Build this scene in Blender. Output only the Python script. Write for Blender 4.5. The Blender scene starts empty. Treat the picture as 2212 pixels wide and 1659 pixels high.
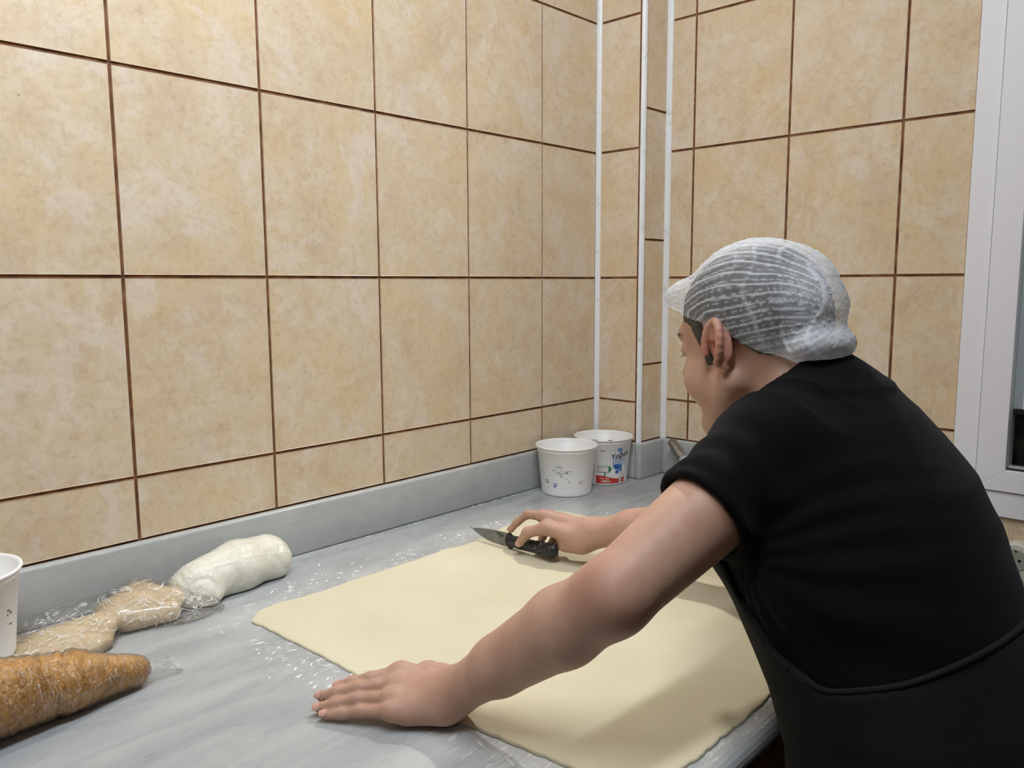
import bpy, bmesh, math, random
import numpy as np
from mathutils import Vector, Matrix

random.seed(7)
rng = np.random.default_rng(7)
SC = bpy.context.scene
COL = SC.collection
PI = math.pi

# ------------------------------------------------------------------ camera
FPX = 1729.04
cam_d = bpy.data.cameras.new('camera')
cam = bpy.data.objects.new('camera', cam_d)
COL.objects.link(cam)
_f = Vector((0.7216836, 0.68094543, -0.12444318)); _r = Vector((0.6858567, -0.72772232, -0.00456155)); _u = Vector((0.09366625, 0.08205819, 0.99221625))
cam.matrix_world = Matrix(((_r.x, _u.x, -_f.x, -1.55085), (_r.y, _u.y, -_f.y, -1.358275), (_r.z, _u.z, -_f.z, 1.404164), (0, 0, 0, 1)))
cam_d.sensor_fit = 'HORIZONTAL'; cam_d.sensor_width = 36.0
cam_d.lens = FPX / 2212.0 * 36.0
cam_d.clip_start = 0.02; cam_d.clip_end = 50
SC.camera = cam

# ------------------------------------------------------------------ world and lights
w = bpy.data.worlds.new('world'); SC.world = w; w.use_nodes = True
w.node_tree.nodes['Background'].inputs[0].default_value = (0.10, 0.12, 0.16, 1)
w.node_tree.nodes['Background'].inputs[1].default_value = 0.05

def area(name, loc, target, size, power, color, sizey=None):
    d = bpy.data.lights.new(name, 'AREA'); d.energy = power; d.color = color
    d.shape = 'RECTANGLE' if sizey else 'SQUARE'; d.size = size
    if sizey: d.size_y = sizey
    o = bpy.data.objects.new(name, d); COL.objects.link(o)
    o.location = loc
    o.rotation_euler = (Vector(target) - Vector(loc)).to_track_quat('-Z', 'Y').to_euler()
    return o
def spot(name, loc, target, power, color, cone, blend, rad):
    d = bpy.data.lights.new(name, 'SPOT'); d.energy = power; d.color = color; d.spot_size = math.radians(cone); d.spot_blend = blend; d.shadow_soft_size = rad
    o = bpy.data.objects.new(name, d); COL.objects.link(o); o.location = loc
    o.rotation_euler = (Vector(target) - Vector(loc)).to_track_quat('-Z', 'Y').to_euler(); return o
spot('corner_lamp_light', (0.19, -0.12, 2.50), (-0.80, -0.78, 0.88), 64.0, (1.0, 0.96, 0.90), 62, 0.7, 0.045)
area('ceiling_tube_light', (-1.30, -1.05, 2.70), (-1.25, 0.0, 1.80), 1.50, 31.0, (0.90, 0.95, 1.0), 0.12)
area('room_light', (-2.2, -2.4, 2.70), (-2.2, -2.2, 0.0), 1.20, 2.0, (0.93, 0.96, 1.0), 0.3)
SC.view_settings.view_transform = 'Standard'
SC.view_settings.look = 'None'
SC.view_settings.exposure = -0.06
SC.view_settings.gamma = 1.0
SC.view_settings.use_curve_mapping = False

# ------------------------------------------------------------------ helpers
def link(name, me, mat=None, parent=None, smooth=False, **props):
    o = bpy.data.objects.new(name, me); COL.objects.link(o)
    if mat is not None and len(me.materials) == 0: me.materials.append(mat)
    if smooth: me.polygons.foreach_set('use_smooth', [True] * len(me.polygons))
    if parent is not None: o.parent = parent
    for k, v in props.items(): o[k] = v
    return o
def empty(name, loc, **props):
    o = bpy.data.objects.new(name, None); COL.objects.link(o); o.location = loc
    o.empty_display_size = 0.05
    for k, v in props.items(): o[k] = v
    return o
def keep_world(o):
    """the mesh was written in world coordinates: undo the parent's location"""
    if o.parent is not None and o.parent.type == 'EMPTY':
        o.matrix_parent_inverse = Matrix.Translation(o.parent.location).inverted()
    return o
def mesh(name, v, f):
    me = bpy.data.meshes.new(name); me.from_pydata([tuple(map(float, a)) for a in v], [], [tuple(map(int, a)) for a in f]); me.update()
    return me
def bevel_box(lo, hi, b=0.0, seg=1):
    bm = bmesh.new(); bmesh.ops.create_cube(bm, size=1)
    for v in bm.verts:
        v.co = Vector([lo[i] + (hi[i] - lo[i]) * (v.co[i] + .5) for i in range(3)])
    if b > 0: bmesh.ops.bevel(bm, geom=bm.edges[:], offset=b, segments=seg, affect='EDGES', profile=.5)
    me = bpy.data.meshes.new('box'); bm.to_mesh(me); bm.free(); return me
def boxo(name, lo, hi, mat, b=0.0, seg=1, parent=None, smooth=False, **props):
    return link(name, bevel_box(lo, hi, b, seg), mat, parent, smooth, **props)
def lathe(prof, n=64, center=(0, 0, 0)):
    v, f = [], []
    for (r_, z) in prof:
        for k in range(n):
            a = 2 * PI * k / n
            v.append((center[0] + r_ * math.cos(a), center[1] + r_ * math.sin(a), center[2] + z))
    m = len(prof)
    for i in range(m - 1):
        for k in range(n):
            f.append((i * n + k, i * n + (k + 1) % n, (i + 1) * n + (k + 1) % n, (i + 1) * n + k))
    return v, f
def tube(pts, rad, n=10, closed=False):
    pts = [Vector(p) for p in pts]; m = len(pts); v, f = [], []
    rr = rad if hasattr(rad, '__len__') else [rad] * m
    up = Vector((0.13, 0.21, 1)).normalized()
    for i, p in enumerate(pts):
        a = pts[(i - 1) % m] if (i > 0 or closed) else p; b = pts[(i + 1) % m] if (i < m - 1 or closed) else p
        t = (b - a).normalized(); s = t.cross(up)
        if s.length < 1e-3: s = t.cross(Vector((1, 0, 0)))
        s.normalize(); q = s.cross(t)
        for k in range(n):
            an = 2 * PI * k / n; v.append(p + rr[i] * (math.cos(an) * s + math.sin(an) * q))
    for i in range(m if closed else m - 1):
        for k in range(n):
            j = (i + 1) % m; f.append((i * n + k, i * n + (k + 1) % n, j * n + (k + 1) % n, j * n + k))
    if not closed:
        f.append(tuple(range(n))[::-1]); f.append(tuple((m - 1) * n + k for k in range(n)))
    return v, f

# ------------------------------------------------------------------ materials
def srgb(r, g, b):
    return tuple(((c / 255 / 12.92) if c / 255 <= .04045 else ((c / 255 + .055) / 1.055) ** 2.4) for c in (r, g, b)) + (1,)
class NT:
    def __init__(s, name):
        s.m = bpy.data.materials.new(name); s.m.use_nodes = True; s.t = s.m.node_tree; s.N = s.t.nodes; s.L = s.t.links
        s.b = s.N['Principled BSDF']; s.out = s.N['Material Output']
    def n(s, ty, **k):
        o = s.N.new(ty)
        for a, v in k.items():
            if a.startswith('i_'): o.inputs[a[2:].replace('_', ' ')].default_value = v
            else: setattr(o, a, v)
        return o
    def l(s, a, b): s.L.new(a, b)
    def coords(s, scale=(1, 1, 1), rot=(0, 0, 0), kind='Object', rand=0.0):
        tc = s.n('ShaderNodeTexCoord'); mp = s.n('ShaderNodeMapping')
        mp.inputs['Scale'].default_value = scale; mp.inputs['Rotation'].default_value = rot
        s.l(tc.outputs[kind], mp.inputs['Vector'])
        if rand:
            oi = s.n('ShaderNodeObjectInfo'); mu = s.n('ShaderNodeMath', operation='MULTIPLY'); mu.inputs[1].default_value = rand
            s.l(oi.outputs['Random'], mu.inputs[0])
            cx = s.n('ShaderNodeCombineXYZ'); s.l(mu.outputs[0], cx.inputs[0]); s.l(mu.outputs[0], cx.inputs[1]); s.l(mu.outputs[0], cx.inputs[2])
            s.l(cx.outputs[0], mp.inputs['Location'])
        return mp.outputs[0]
    def noise(s, vec, scale, detail=4, rough=.55, dist=0.0):
        o = s.n('ShaderNodeTexNoise'); o.inputs['Scale'].default_value = scale; o.inputs['Detail'].default_value = detail
        o.inputs['Roughness'].default_value = rough; o.inputs['Distortion'].default_value = dist
        s.l(vec, o.inputs['Vector']); return o.outputs['Fac']
    def ramp(s, fac, stops, interp='LINEAR'):
        o = s.n('ShaderNodeValToRGB'); o.color_ramp.interpolation = interp
        e = o.color_ramp.elements
        while len(e) < len(stops): e.new(.5)
        for i, (p, c) in enumerate(stops):
            e[i].position = p; e[i].color = c if hasattr(c, '__len__') else (c, c, c, 1)
        s.l(fac, o.inputs[0]); return o.outputs[0]
    def mix(s, fac, a, b, mode='MIX'):
        o = s.n('ShaderNodeMix', data_type='RGBA', blend_type=mode)
        if hasattr(fac, 'is_linked') or not isinstance(fac, (int, float)): s.l(fac, o.inputs[0])
        else: o.inputs[0].default_value = fac
        for i, q in ((6, a), (7, b)):
            if isinstance(q, tuple): o.inputs[i].default_value = q
            else: s.l(q, o.inputs[i])
        return o.outputs[2]
    def math(s, op, a, b=None):
        o = s.n('ShaderNodeMath', operation=op)
        for i, q in ((0, a), (1, b)):
            if q is None: continue
            if isinstance(q, (int, float)): o.inputs[i].default_value = q
            else: s.l(q, o.inputs[i])
        return o.outputs[0]
    def bump(s, h, strength=.3, dist=.002):
        o = s.n('ShaderNodeBump'); o.inputs['Strength'].default_value = strength; o.inputs['Distance'].default_value = dist
        s.l(h, o.inputs['Height']); s.l(o.outputs[0], s.b.inputs['Normal']); return o
    def set(s, **k):
        for a, v in k.items():
            i = s.b.inputs[a.replace('_', ' ')]
            if isinstance(v, (int, float, tuple)): i.default_value = v
            else: s.l(v, i)
        return s
def plain(name, col, rough=.5, metal=0.0, **k):
    a = NT(name); a.set(Base_Color=col, Roughness=rough, Metallic=metal, **k); return a.m

def tile_mat():
    a = NT('beige_mottled_tile'); v = a.coords((1, 1, 1), rand=37.0)
    big = a.noise(v, 6.5, 6, .62, .9); mid = a.noise(v, 17, 6, .68, 1.2); fine = a.noise(v, 85, 5, .7, .3)
    c1 = a.ramp(big, [(.32, srgb(206, 185, 154)), (.45, srgb(217, 200, 168)), (.55, srgb(222, 208, 180)), (.68, srgb(228, 218, 199))])
    pink = a.ramp(mid, [(.36, srgb(212, 193, 168)), (.52, srgb(221, 206, 178)), (.66, srgb(230, 220, 206))])
    c = a.mix(.45, c1, pink)
    yel = a.ramp(a.noise(v, 8.0, 4, .55, .3), [(.50, 0.0), (.66, .5)])
    c = a.mix(yel, c, srgb(222, 199, 154))
    cl = a.ramp(a.noise(v, 7.7, 6, .62, .9), [(.55, 0.0), (.585, .40), (.75, .5)])
    c = a.mix(cl, c, srgb(229, 221, 208))
    gr = a.ramp(fine, [(.36, srgb(196, 178, 152)), (.5, srgb(255, 255, 255)), (1, srgb(255, 255, 255))])
    c = a.mix(.22, c, gr, 'MULTIPLY')
    vo = a.n('ShaderNodeTexVoronoi'); vo.inputs['Scale'].default_value = 26; a.l(v, vo.inputs['Vector'])
    sp = a.ramp(vo.outputs['Distance'], [(.025, 1.0), (.04, 0.0)])
    gate = a.ramp(a.noise(v, 12, 2), [(.62, 0.0), (.66, .8)])
    c = a.mix(a.math('MULTIPLY', sp, gate), c, srgb(96, 80, 62))
    c = a.mix(1.0, c, (1.0, .955, .955, 1), 'MULTIPLY')
    a.set(Base_Color=c, Roughness=a.ramp(mid, [(.3, .22), (.7, .38)]), Specular_IOR_Level=.45)
    a.bump(a.math('ADD', a.noise(v, 28, 6, .6, 1.0), a.math('MULTIPLY', fine, .3)), .22, .0025)
    return a.m
def grout_mat():
    a = NT('brown_grout'); v = a.coords()
    n = a.noise(v, 30, 5); c = a.ramp(n, [(.35, srgb(86, 52, 28)), (.55, srgb(126, 82, 50)), (.7, srgb(142, 106, 80))])
    a.set(Base_Color=c, Roughness=.85); a.bump(a.noise(v, 300, 3), .4, .001); return a.m
def marble_mat(flour=False):
    a = NT('grey_veined_marble_floury' if flour else 'grey_veined_marble')
    v = a.coords((1.1, 4.2, 4.2), (0, 0, math.radians(-13))) if flour else a.coords((2.2, 3.2, 4.5), (0, .3, 0))
    n1 = a.noise(v, 2.3, 7, .62, .7); n2 = a.noise(v, 6.0, 6, .6, .5)
    c = a.ramp(n1, [(.28, srgb(142, 146, 151)), (.44, srgb(158, 162, 166)), (.56, srgb(172, 175, 177)), (.72, srgb(186, 188, 188))])
    c = a.mix(.30, c, a.ramp(n2, [(.3, srgb(142, 147, 153)), (.6, srgb(180, 182, 182))]))
    vein = a.ramp(a.noise(v, 1.7, 8, .7, 1.6), [(.485, 0.0), (.5, .35), (.515, 0.0)])
    c = a.mix(vein, c, srgb(136, 142, 146))
    warm = a.ramp(a.noise(a.coords(), 3.0, 3), [(.5, 0.0), (.75, .35)])
    c = a.mix(warm, c, srgb(176, 172, 160))
    dk = a.ramp(a.noise(a.coords((1, 3, 3)), 14, 4, .6, .8), [(.70, 0.0), (.76, .6)])
    c = a.mix(dk, c, srgb(104, 112, 112))
    rough = a.ramp(n2, [(.3, .22), (.7, .36)])
    if not flour: c = a.mix(.38, c, srgb(206, 208, 205))
    if flour:
        # dusting of flour around the sheet of dough (a rectangle x -.96..-.16, y -.93..-.2)
        tc = a.n('ShaderNodeTexCoord'); sx = a.n('ShaderNodeSeparateXYZ'); a.l(tc.outputs['Object'], sx.inputs[0])
        dx = a.math('SUBTRACT', a.math('ABSOLUTE', a.math('ADD', sx.outputs[0], .56)), .40)
        dy = a.math('SUBTRACT', a.math('ABSOLUTE', a.math('ADD', sx.outputs[1], .57)), .36)
        d = a.math('MAXIMUM', dx, dy)
        near = a.ramp(d, [(0.0, 1.0), (.05, .75), (.14, .18), (.30, .03)])
        sm = a.noise(a.coords((1, 4.0, 1), (0, 0, math.radians(16))), 26, 7, .72, 1.4)
        sm2 = a.noise(a.coords((3.0, 1, 1), (0, 0, math.radians(16))), 30, 7, .72, .8)
        thr = a.math('ADD', a.math('MULTIPLY', near, .20), a.math('MAXIMUM', sm, a.math('SUBTRACT', sm2, .02)))
        fl = a.ramp(thr, [(.755, 0.0), (.80, .45), (.90, .85)])
        haze = a.math('MULTIPLY', near, a.ramp(a.noise(a.coords(), 9, 4), [(.4, 0.0), (.7, .38)]))
        c = a.mix(haze, c, srgb(212, 214, 216)); c = a.mix(fl, c, srgb(238, 238, 236))
        rough = a.mix(fl, rough, (.85, .85, .85, 1))
    a.set(Base_Color=c, Roughness=rough, Specular_IOR_Level=.4)
    a.bump(a.noise(a.coords(), 40, 5), .08, .002)
    return a.m
def dough_mat():
    a = NT('rolled_dough'); v = a.coords()
    n = a.noise(v, 5, 4); c = a.ramp(n, [(.3, srgb(206, 198, 171)), (.6, srgb(213, 206, 181)), (.8, srgb(217, 211, 190))])
    p = a.ramp(a.noise(a.coords((1, 1, 1)), 210, 4, .7), [(.28, .35), (.38, 0.0)])
    c = a.mix(p, c, srgb(190, 176, 136))
    a.set(Base_Color=c, Roughness=.8, Subsurface_Weight=.12, Subsurface_Radius=(.01, .007, .003), Subsurface_Scale=.3, Specular_IOR_Level=.25)
    a.bump(a.math('ADD', a.noise(v, 320, 5, .7), a.math('MULTIPLY', a.noise(v, 90, 4), .8)), .45, .0012); return a.m
def skin_mat():
    a = NT('skin'); v = a.coords()
    c = a.ramp(a.noise(v, 14, 5, .6), [(.3, srgb(172, 134, 115)), (.5, srgb(183, 146, 127)), (.7, srgb(191, 157, 138))])
    red = a.ramp(a.noise(v, 34, 4, .6, .5), [(.52, 0.0), (.72, .35)])
    c = a.mix(red, c, srgb(180, 126, 110))
    tc = a.n('ShaderNodeTexCoord')
    for (p, r0, col, amt) in (((-.925, -.875, 1.100), .045, srgb(158, 98, 86), .35), ((-.915, -.93, 1.07), .035, srgb(152, 100, 88), .3), ((-.590, -.828, 1.318), .045, srgb(186, 100, 88), .55)):
        if amt <= 0: continue
        vm = a.n('ShaderNodeVectorMath', operation='DISTANCE'); vm.inputs[1].default_value = p; a.l(tc.outputs['Object'], vm.inputs[0])
        m = a.ramp(a.math('DIVIDE', vm.outputs['Value'], r0), [(.2, amt), (1.0, 0.0)]); c = a.mix(m, c, col)
    vo = a.n('ShaderNodeTexVoronoi'); vo.inputs['Scale'].default_value = 26; a.l(v, vo.inputs['Vector'])
    sp = a.math('MULTIPLY', a.ramp(vo.outputs['Distance'], [(.035, .8), (.055, 0.0)]), a.ramp(a.noise(v, 6, 1), [(.56, 0.0), (.6, 1.0)]))
    c = a.mix(sp, c, srgb(110, 70, 56))
    a.set(Base_Color=c, Roughness=.5, Subsurface_Weight=.14, Subsurface_Radius=(.012, .005, .003), Subsurface_Scale=.35, Specular_IOR_Level=.38)
    vs = a.n('ShaderNodeTexVoronoi'); vs.inputs['Scale'].default_value = 520; a.l(v, vs.inputs['Vector'])
    a.bump(a.math('ADD', a.math('MULTIPLY', vs.outputs['Distance'], .5), a.noise(v, 120, 4)), .22, .0008); return a.m
def cloth_mat(name, c0, c1, smudge=False):
    a = NT(name); v = a.coords()
    c = a.ramp(a.noise(v, 6, 4), [(.35, c0), (.7, c1)])
    if smudge:
        tc = a.n('ShaderNodeTexCoord'); vm = a.n('ShaderNodeVectorMath', operation='DISTANCE'); vm.inputs[1].default_value = (-.70, -1.16, .90); a.l(tc.outputs['Object'], vm.inputs[0])
        m = a.math('MULTIPLY', a.ramp(a.math('DIVIDE', vm.outputs['Value'], .06), [(.1, .55), (1.0, 0.0)]), a.ramp(a.noise(v, 60, 4), [(.4, 0.0), (.7, .6)])); c = a.mix(m, c, srgb(130, 130, 130))
    a.set(Base_Color=c, Roughness=.92, Specular_IOR_Level=.10, Sheen_Weight=.03, Sheen_Roughness=.5)
    wv = a.n('ShaderNodeTexWave'); wv.inputs['Scale'].default_value = 420; a.l(v, wv.inputs['Vector'])
    a.bump(a.math('ADD', a.noise(v, 700, 2), a.math('MULTIPLY', wv.outputs['Fac'], .2)), .25, .0008); return a.m
def film_mat(name, tint=(1, 1, 1, 1), base=.10, crease=.5, sc=30.0, fr=.42, st=(1, 1, 1)):
    """thin clear plastic: mostly see-through, whitish along its creases, sharp highlights"""
    a = NT(name); v = a.coords(st)
    n = a.noise(v, sc, 2.5, .5, 1.6)
    ridge = a.ramp(n, [(.470, 0.0), (.5, 1.0), (.520, 0.0)])
    tr = a.n('ShaderNodeBsdfTransparent'); tr.inputs[0].default_value = tint
    a.set(Base_Color=(.9, .9, .9, 1), Roughness=.08, Specular_IOR_Level=.8)
    a.bump(a.math('ADD', n, a.noise(v, sc * 2.7, 3, .5, 1.0)), 1.0, .006)
    mx = a.n('ShaderNodeMixShader'); a.l(a.math('ADD', a.math('MULTIPLY', ridge, crease), base), mx.inputs[0])
    a.l(tr.outputs[0], mx.inputs[1]); a.l(a.b.outputs[0], mx.inputs[2])
    gl = a.n('ShaderNodeBsdfGlossy'); gl.inputs['Roughness'].default_value = .1
    bn = [x for x in a.N if x.bl_idname == 'ShaderNodeBump'][0]; a.l(bn.outputs[0], gl.inputs['Normal'])
    lw = a.n('ShaderNodeLayerWeight'); lw.inputs['Blend'].default_value = .3; a.l(bn.outputs[0], lw.inputs['Normal'])
    m2 = a.n('ShaderNodeMixShader'); a.l(a.math('MULTIPLY', lw.outputs['Fresnel'], fr), m2.inputs[0]); a.l(mx.outputs[0], m2.inputs[1]); a.l(gl.outputs[0], m2.inputs[2])
    a.l(m2.outputs[0], a.out.inputs['Surface']); return a.m
def wrapped_mat(name, ca, cb, cc, wr=1.0, sc=18):
    a = NT(name); v = a.coords()
    c = a.ramp(a.noise(v, 16, 5, .6, .6), [(.3, ca), (.52, cb), (.74, cc)])
    a.set(Base_Color=c, Roughness=.55, Coat_Weight=.9, Coat_Roughness=.06, Subsurface_Weight=.1, Subsurface_Radius=(.01, .007, .004), Subsurface_Scale=.3)
    h = a.math('ADD', a.noise(v, sc, 2, .5, 1.6), a.math('MULTIPLY', a.noise(a.coords((1.6, 1, 1)), sc * 2.4, 1.5, .5, 1.2), .45))
    b = a.n('ShaderNodeBump'); b.inputs['Strength'].default_value = .8 * wr; b.inputs['Distance'].default_value = .010; a.l(h, b.inputs['Height']); a.l(b.outputs[0], a.b.inputs['Coat Normal'])
    b2 = a.n('ShaderNodeBump'); b2.inputs['Strength'].default_value = .4 * wr; b2.inputs['Distance'].default_value = .004; a.l(h, b2.inputs['Height']); a.l(b2.outputs[0], a.b.inputs['Normal'])
    return a.m
def net_mat():
    a = NT('hairnet_nonwoven'); tc = a.n('ShaderNodeTexCoord')
    at = a.n('ShaderNodeAttribute', attribute_name='crease'); fr = at.outputs['Fac']
    v = a.coords((1, 1, 1))
    fib = a.noise(v, 160, 5, .8, 1.0); blot = a.noise(v, 22, 4, .6, .6)
    fac = a.math('ADD', a.math('MULTIPLY', fr, .82), a.math('ADD', a.math('MULTIPLY', fib, .34), a.math('MULTIPLY', blot, .34)))
    fac = a.math('MINIMUM', a.math('MAXIMUM', a.math('SUBTRACT', fac, .16), .08), .97)
    df = a.n('ShaderNodeBsdfDiffuse'); df.inputs[0].default_value = srgb(238, 243, 252)
    tl = a.n('ShaderNodeBsdfTranslucent'); tl.inputs[0].default_value = srgb(232, 238, 248)
    ms = a.n('ShaderNodeMixShader'); ms.inputs[0].default_value = .4; a.l(df.outputs[0], ms.inputs[1]); a.l(tl.outputs[0], ms.inputs[2])
    tr = a.n('ShaderNodeBsdfTransparent')
    mx = a.n('ShaderNodeMixShader'); a.l(fac, mx.inputs[0]); a.l(tr.outputs[0], mx.inputs[1]); a.l(ms.outputs[0], mx.inputs[2])
    a.l(mx.outputs[0], a.out.inputs['Surface']); a.N.remove(a.b); return a.m
def bucket_mat(name, worn):
    a = NT(name); v = a.coords((1, 1, 1))
    c = a.mix(a.ramp(a.noise(v, 30, 6, .7, .5), [(.52, 0.0), (.78, .30)]), srgb(248, 247, 247), srgb(222, 212, 196))
    sp = a.ramp(a.noise(v, 150, 4, .8), [(.69, 0.0), (.73, .55 if worn else .3)])
    c = a.mix(sp, c, srgb(150, 130, 100))
    a.set(Base_Color=c, Roughness=.38, Subsurface_Weight=.15, Subsurface_Radius=(.01, .01, .01), Subsurface_Scale=.5)
    a.bump(a.noise(v, 60, 3), .05, .001); return a.m

M_TILE = tile_mat(); M_GROUT = grout_mat(); M_MARBLE = marble_mat(); M_TOP = marble_mat(True); M_DOUGH = dough_mat(); M_SKIN = skin_mat()
M_SHIRT = cloth_mat('black_cotton_jersey', srgb(8, 8, 12), srgb(13, 13, 17)); M_APRON = cloth_mat('faded_black_apron_cloth', srgb(26, 27, 27), srgb(36, 36, 34), True)
M_TROUSER = cloth_mat('dark_trouser_cloth', srgb(22, 22, 24), srgb(30, 30, 32))
M_PVC = plain('white_pvc', srgb(240, 241, 248), .35); M_BEAD = NT('white_tile_bead'); _v = M_BEAD.coords()
M_BEAD.set(Base_Color=M_BEAD.ramp(M_BEAD.noise(_v, 25, 5, .7), [(.28, srgb(204, 208, 204)), (.42, srgb(238, 240, 244)), (.8, srgb(244, 245, 249))]), Roughness=.35); M_BEAD = M_BEAD.m
M_DARKGASKETGAP = plain('dark_gasket_and_gap', srgb(24, 22, 26), .6); M_BLACK = plain('black_plastic', srgb(20, 20, 22), .42)
M_HAIR = NT('dark_hair'); _v = M_HAIR.coords((1, 1, .25)); M_HAIR.set(Base_Color=M_HAIR.ramp(M_HAIR.noise(_v, 260, 3), [(.35, srgb(32, 30, 30)), (.7, srgb(78, 73, 68))]), Roughness=.6); M_HAIR.bump(M_HAIR.noise(_v, 260, 3), .5, .001); M_HAIR = M_HAIR.m
M_PLASTER = plain('white_ceiling_paint', srgb(222, 222, 218), .9)

# ------------------------------------------------------------------ the room
ZT = 0.88
ROWS = [0.0865, 0.4195, 0.7525, 1.0855, 1.4185, 1.7515, 2.0845, 2.4175, 2.72]
TW = 0.25784
XC, XR, YA = 0.2288, 0.3400, -0.1478          # corner of the long wall, plane of the right wall, depth of the pier
CEIL = 2.75
TH, GAP = 0.0022, 0.0058                      # how far tiles stand proud of the grout, width of a joint
_tile_cache = {}
def tile(parent, origin, ax, n, w_, h_, z0):
    """one tile: lower corner at origin + z0, ax along the wall, n out of it; sizes net of the joint"""
    key = (round(w_, 4), round(h_, 4), tuple(ax), tuple(n))
    if key not in _tile_cache:
        bm = bmesh.new(); bmesh.ops.create_cube(bm, size=1)
        A, N_ = Vector(ax), Vector(n)
        for v in bm.verts:
            c = v.co.copy(); v.co = A * (c.x * (w_ - GAP)) + Vector((0, 0, 1)) * (c.z * (h_ - GAP)) + N_ * ((c.y + .5) * (TH + .004) - .004)
        bmesh.ops.bevel(bm, geom=bm.edges[:], offset=.0007, segments=1, affect='EDGES')
        bmesh.ops.recalc_face_normals(bm, faces=bm.faces)
        me = bpy.data.meshes.new('tile'); bm.to_mesh(me); bm.free(); me.materials.append(M_TILE); _tile_cache[key] = me
    o = bpy.data.objects.new('tile', _tile_cache[key]); COL.objects.link(o); o.parent = parent
    o.location = Vector(origin) + Vector(ax) * (w_ / 2) + Vector((0, 0, z0 + h_ / 2)) + Vector(n) * random.uniform(-.0004, .0004)
    o.rotation_euler = (random.uniform(-.0008, .0008), random.uniform(-.0008, .0008), 0)
    return o
def tile_field(parent, origin, ax, n, ubreaks, zbreaks, hole=None):
    for i in range(len(ubreaks) - 1):
        for j in range(len(zbreaks) - 1):
            u0, u1, z0, z1 = ubreaks[i], ubreaks[i + 1], zbreaks[j], zbreaks[j + 1]
            if hole and u0 > hole[0] - .002 and u1 < hole[1] + .002 and z0 > hole[2] - .002 and z1 < hole[3] + .002: continue
            o_ = Vector(origin) + Vector(ax) * u0
            tile(parent, o_, ax, n, u1 - u0, z1 - z0, z0)

BS = 0.9775                                   # top of the marble upstand
# long wall on the left of the picture (plane y = 0, tiles face -y)
wl = boxo('wall_left', (-3.4, 0.0, 0), (XC, .12, CEIL), M_GROUT, kind='structure')
ub = [XC + 3.4 - (XC - 0.0) - TW * k for k in range(13, -1, -1)]
ub = [0.0] + [u for u in ub if u > .05] + [XC + 3.4 - .008]
tile_field(wl, (-3.4, 0, 0), (1, 0, 0), (0, -1, 0), ub, [BS] + ROWS[3:])
# pier in the corner
pier = boxo('wall_corner_pier', (XC, YA, 0), (XR, .12, CEIL), M_GROUT, kind='structure')
tile_field(pier, (XC, YA, 0), (0, 1, 0), (-1, 0, 0), [.010, -YA - .008], [BS] + ROWS[3:])
tile_field(pier, (XC, YA, 0), (1, 0, 0), (0, -1, 0), [.010, XR - XC - .008], [BS, 1.187, 1.518, 1.852, 2.185, 2.518, 2.72])
# right wall (plane x = XR, tiles face -x), window opening y -.888 .. -2.1, z .916 .. 2.3
WY0, WY1, WZ0, WZ1 = -0.888, -2.10, 0.916, 2.33
wr = bmesh.new()
for lo, hi in (((XR, -4.2, 0), (XR + .14, .12, WZ0)), ((XR, -4.2, WZ1), (XR + .14, .12, CEIL)), ((XR, WY0, WZ0), (XR + .14, .12, WZ1)), ((XR, -4.2, WZ0), (XR + .14, WY1, WZ1))):
    r_ = bmesh.ops.create_cube(wr, size=1)
    for v in r_['verts']: v.co = Vector([lo[i] + (hi[i] - lo[i]) * (v.co[i] + .5) for i in range(3)])
me = bpy.data.meshes.new('wall_right'); wr.to_mesh(me); wr.free()
wrr = link('wall_right', me, M_GROUT, kind='structure')
j0 = 0.2314
us = [.008 - YA, j0] + [j0 + TW * k for k in (1, 2)] + [-WY0]
tile_field(wrr, (XR, 0, 0), (0, -1, 0), (-1, 0, 0), us, [BS] + ROWS[3:])
us2 = [j0 + TW * k for k in range(3, 16)]
tile_field(wrr, (XR, 0, 0), (0, -1, 0), (-1, 0, 0), [-WY0, us2[0]] + us2, [.5795, WZ0])
tile_field(wrr, (XR, 0, 0), (0, -1, 0), (-1, 0, 0), [-WY0, us2[0]] + us2, [.0, .2465, .5795])
tile_field(wrr, (XR, 0, 0), (0, -1, 0), (-1, 0, 0), [-WY0] + us2[:5] + [-WY1], [WZ1, 2.72])
tile_field(wrr, (XR, 0, 0), (0, -1, 0), (-1, 0, 0), [-WY1] + us2[5:], [.9165, 1.2495, 1.5825, 1.9155, 2.2485, 2.72])
# the rest of the room, out of the picture
boxo('floor', (-3.4, -4.2, -.1), (XR + .14, .12, 0), plain('grey_floor_tile', srgb(120, 116, 108), .5), kind='structure')
boxo('ceiling', (-3.4, -4.2, CEIL), (XR + .14, .12, CEIL + .1), M_PLASTER, kind='structure')
boxo('wall_back', (-3.4, -4.32, 0), (XR + .14, -4.2, CEIL), plain('cream_wall_paint', srgb(190, 178, 152), .8), kind='structure')
boxo('wall_far_left', (-3.52, -4.2, 0), (-3.4, .12, CEIL), plain('cream_wall_paint_b', srgb(190, 178, 152), .8), kind='structure')
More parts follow.
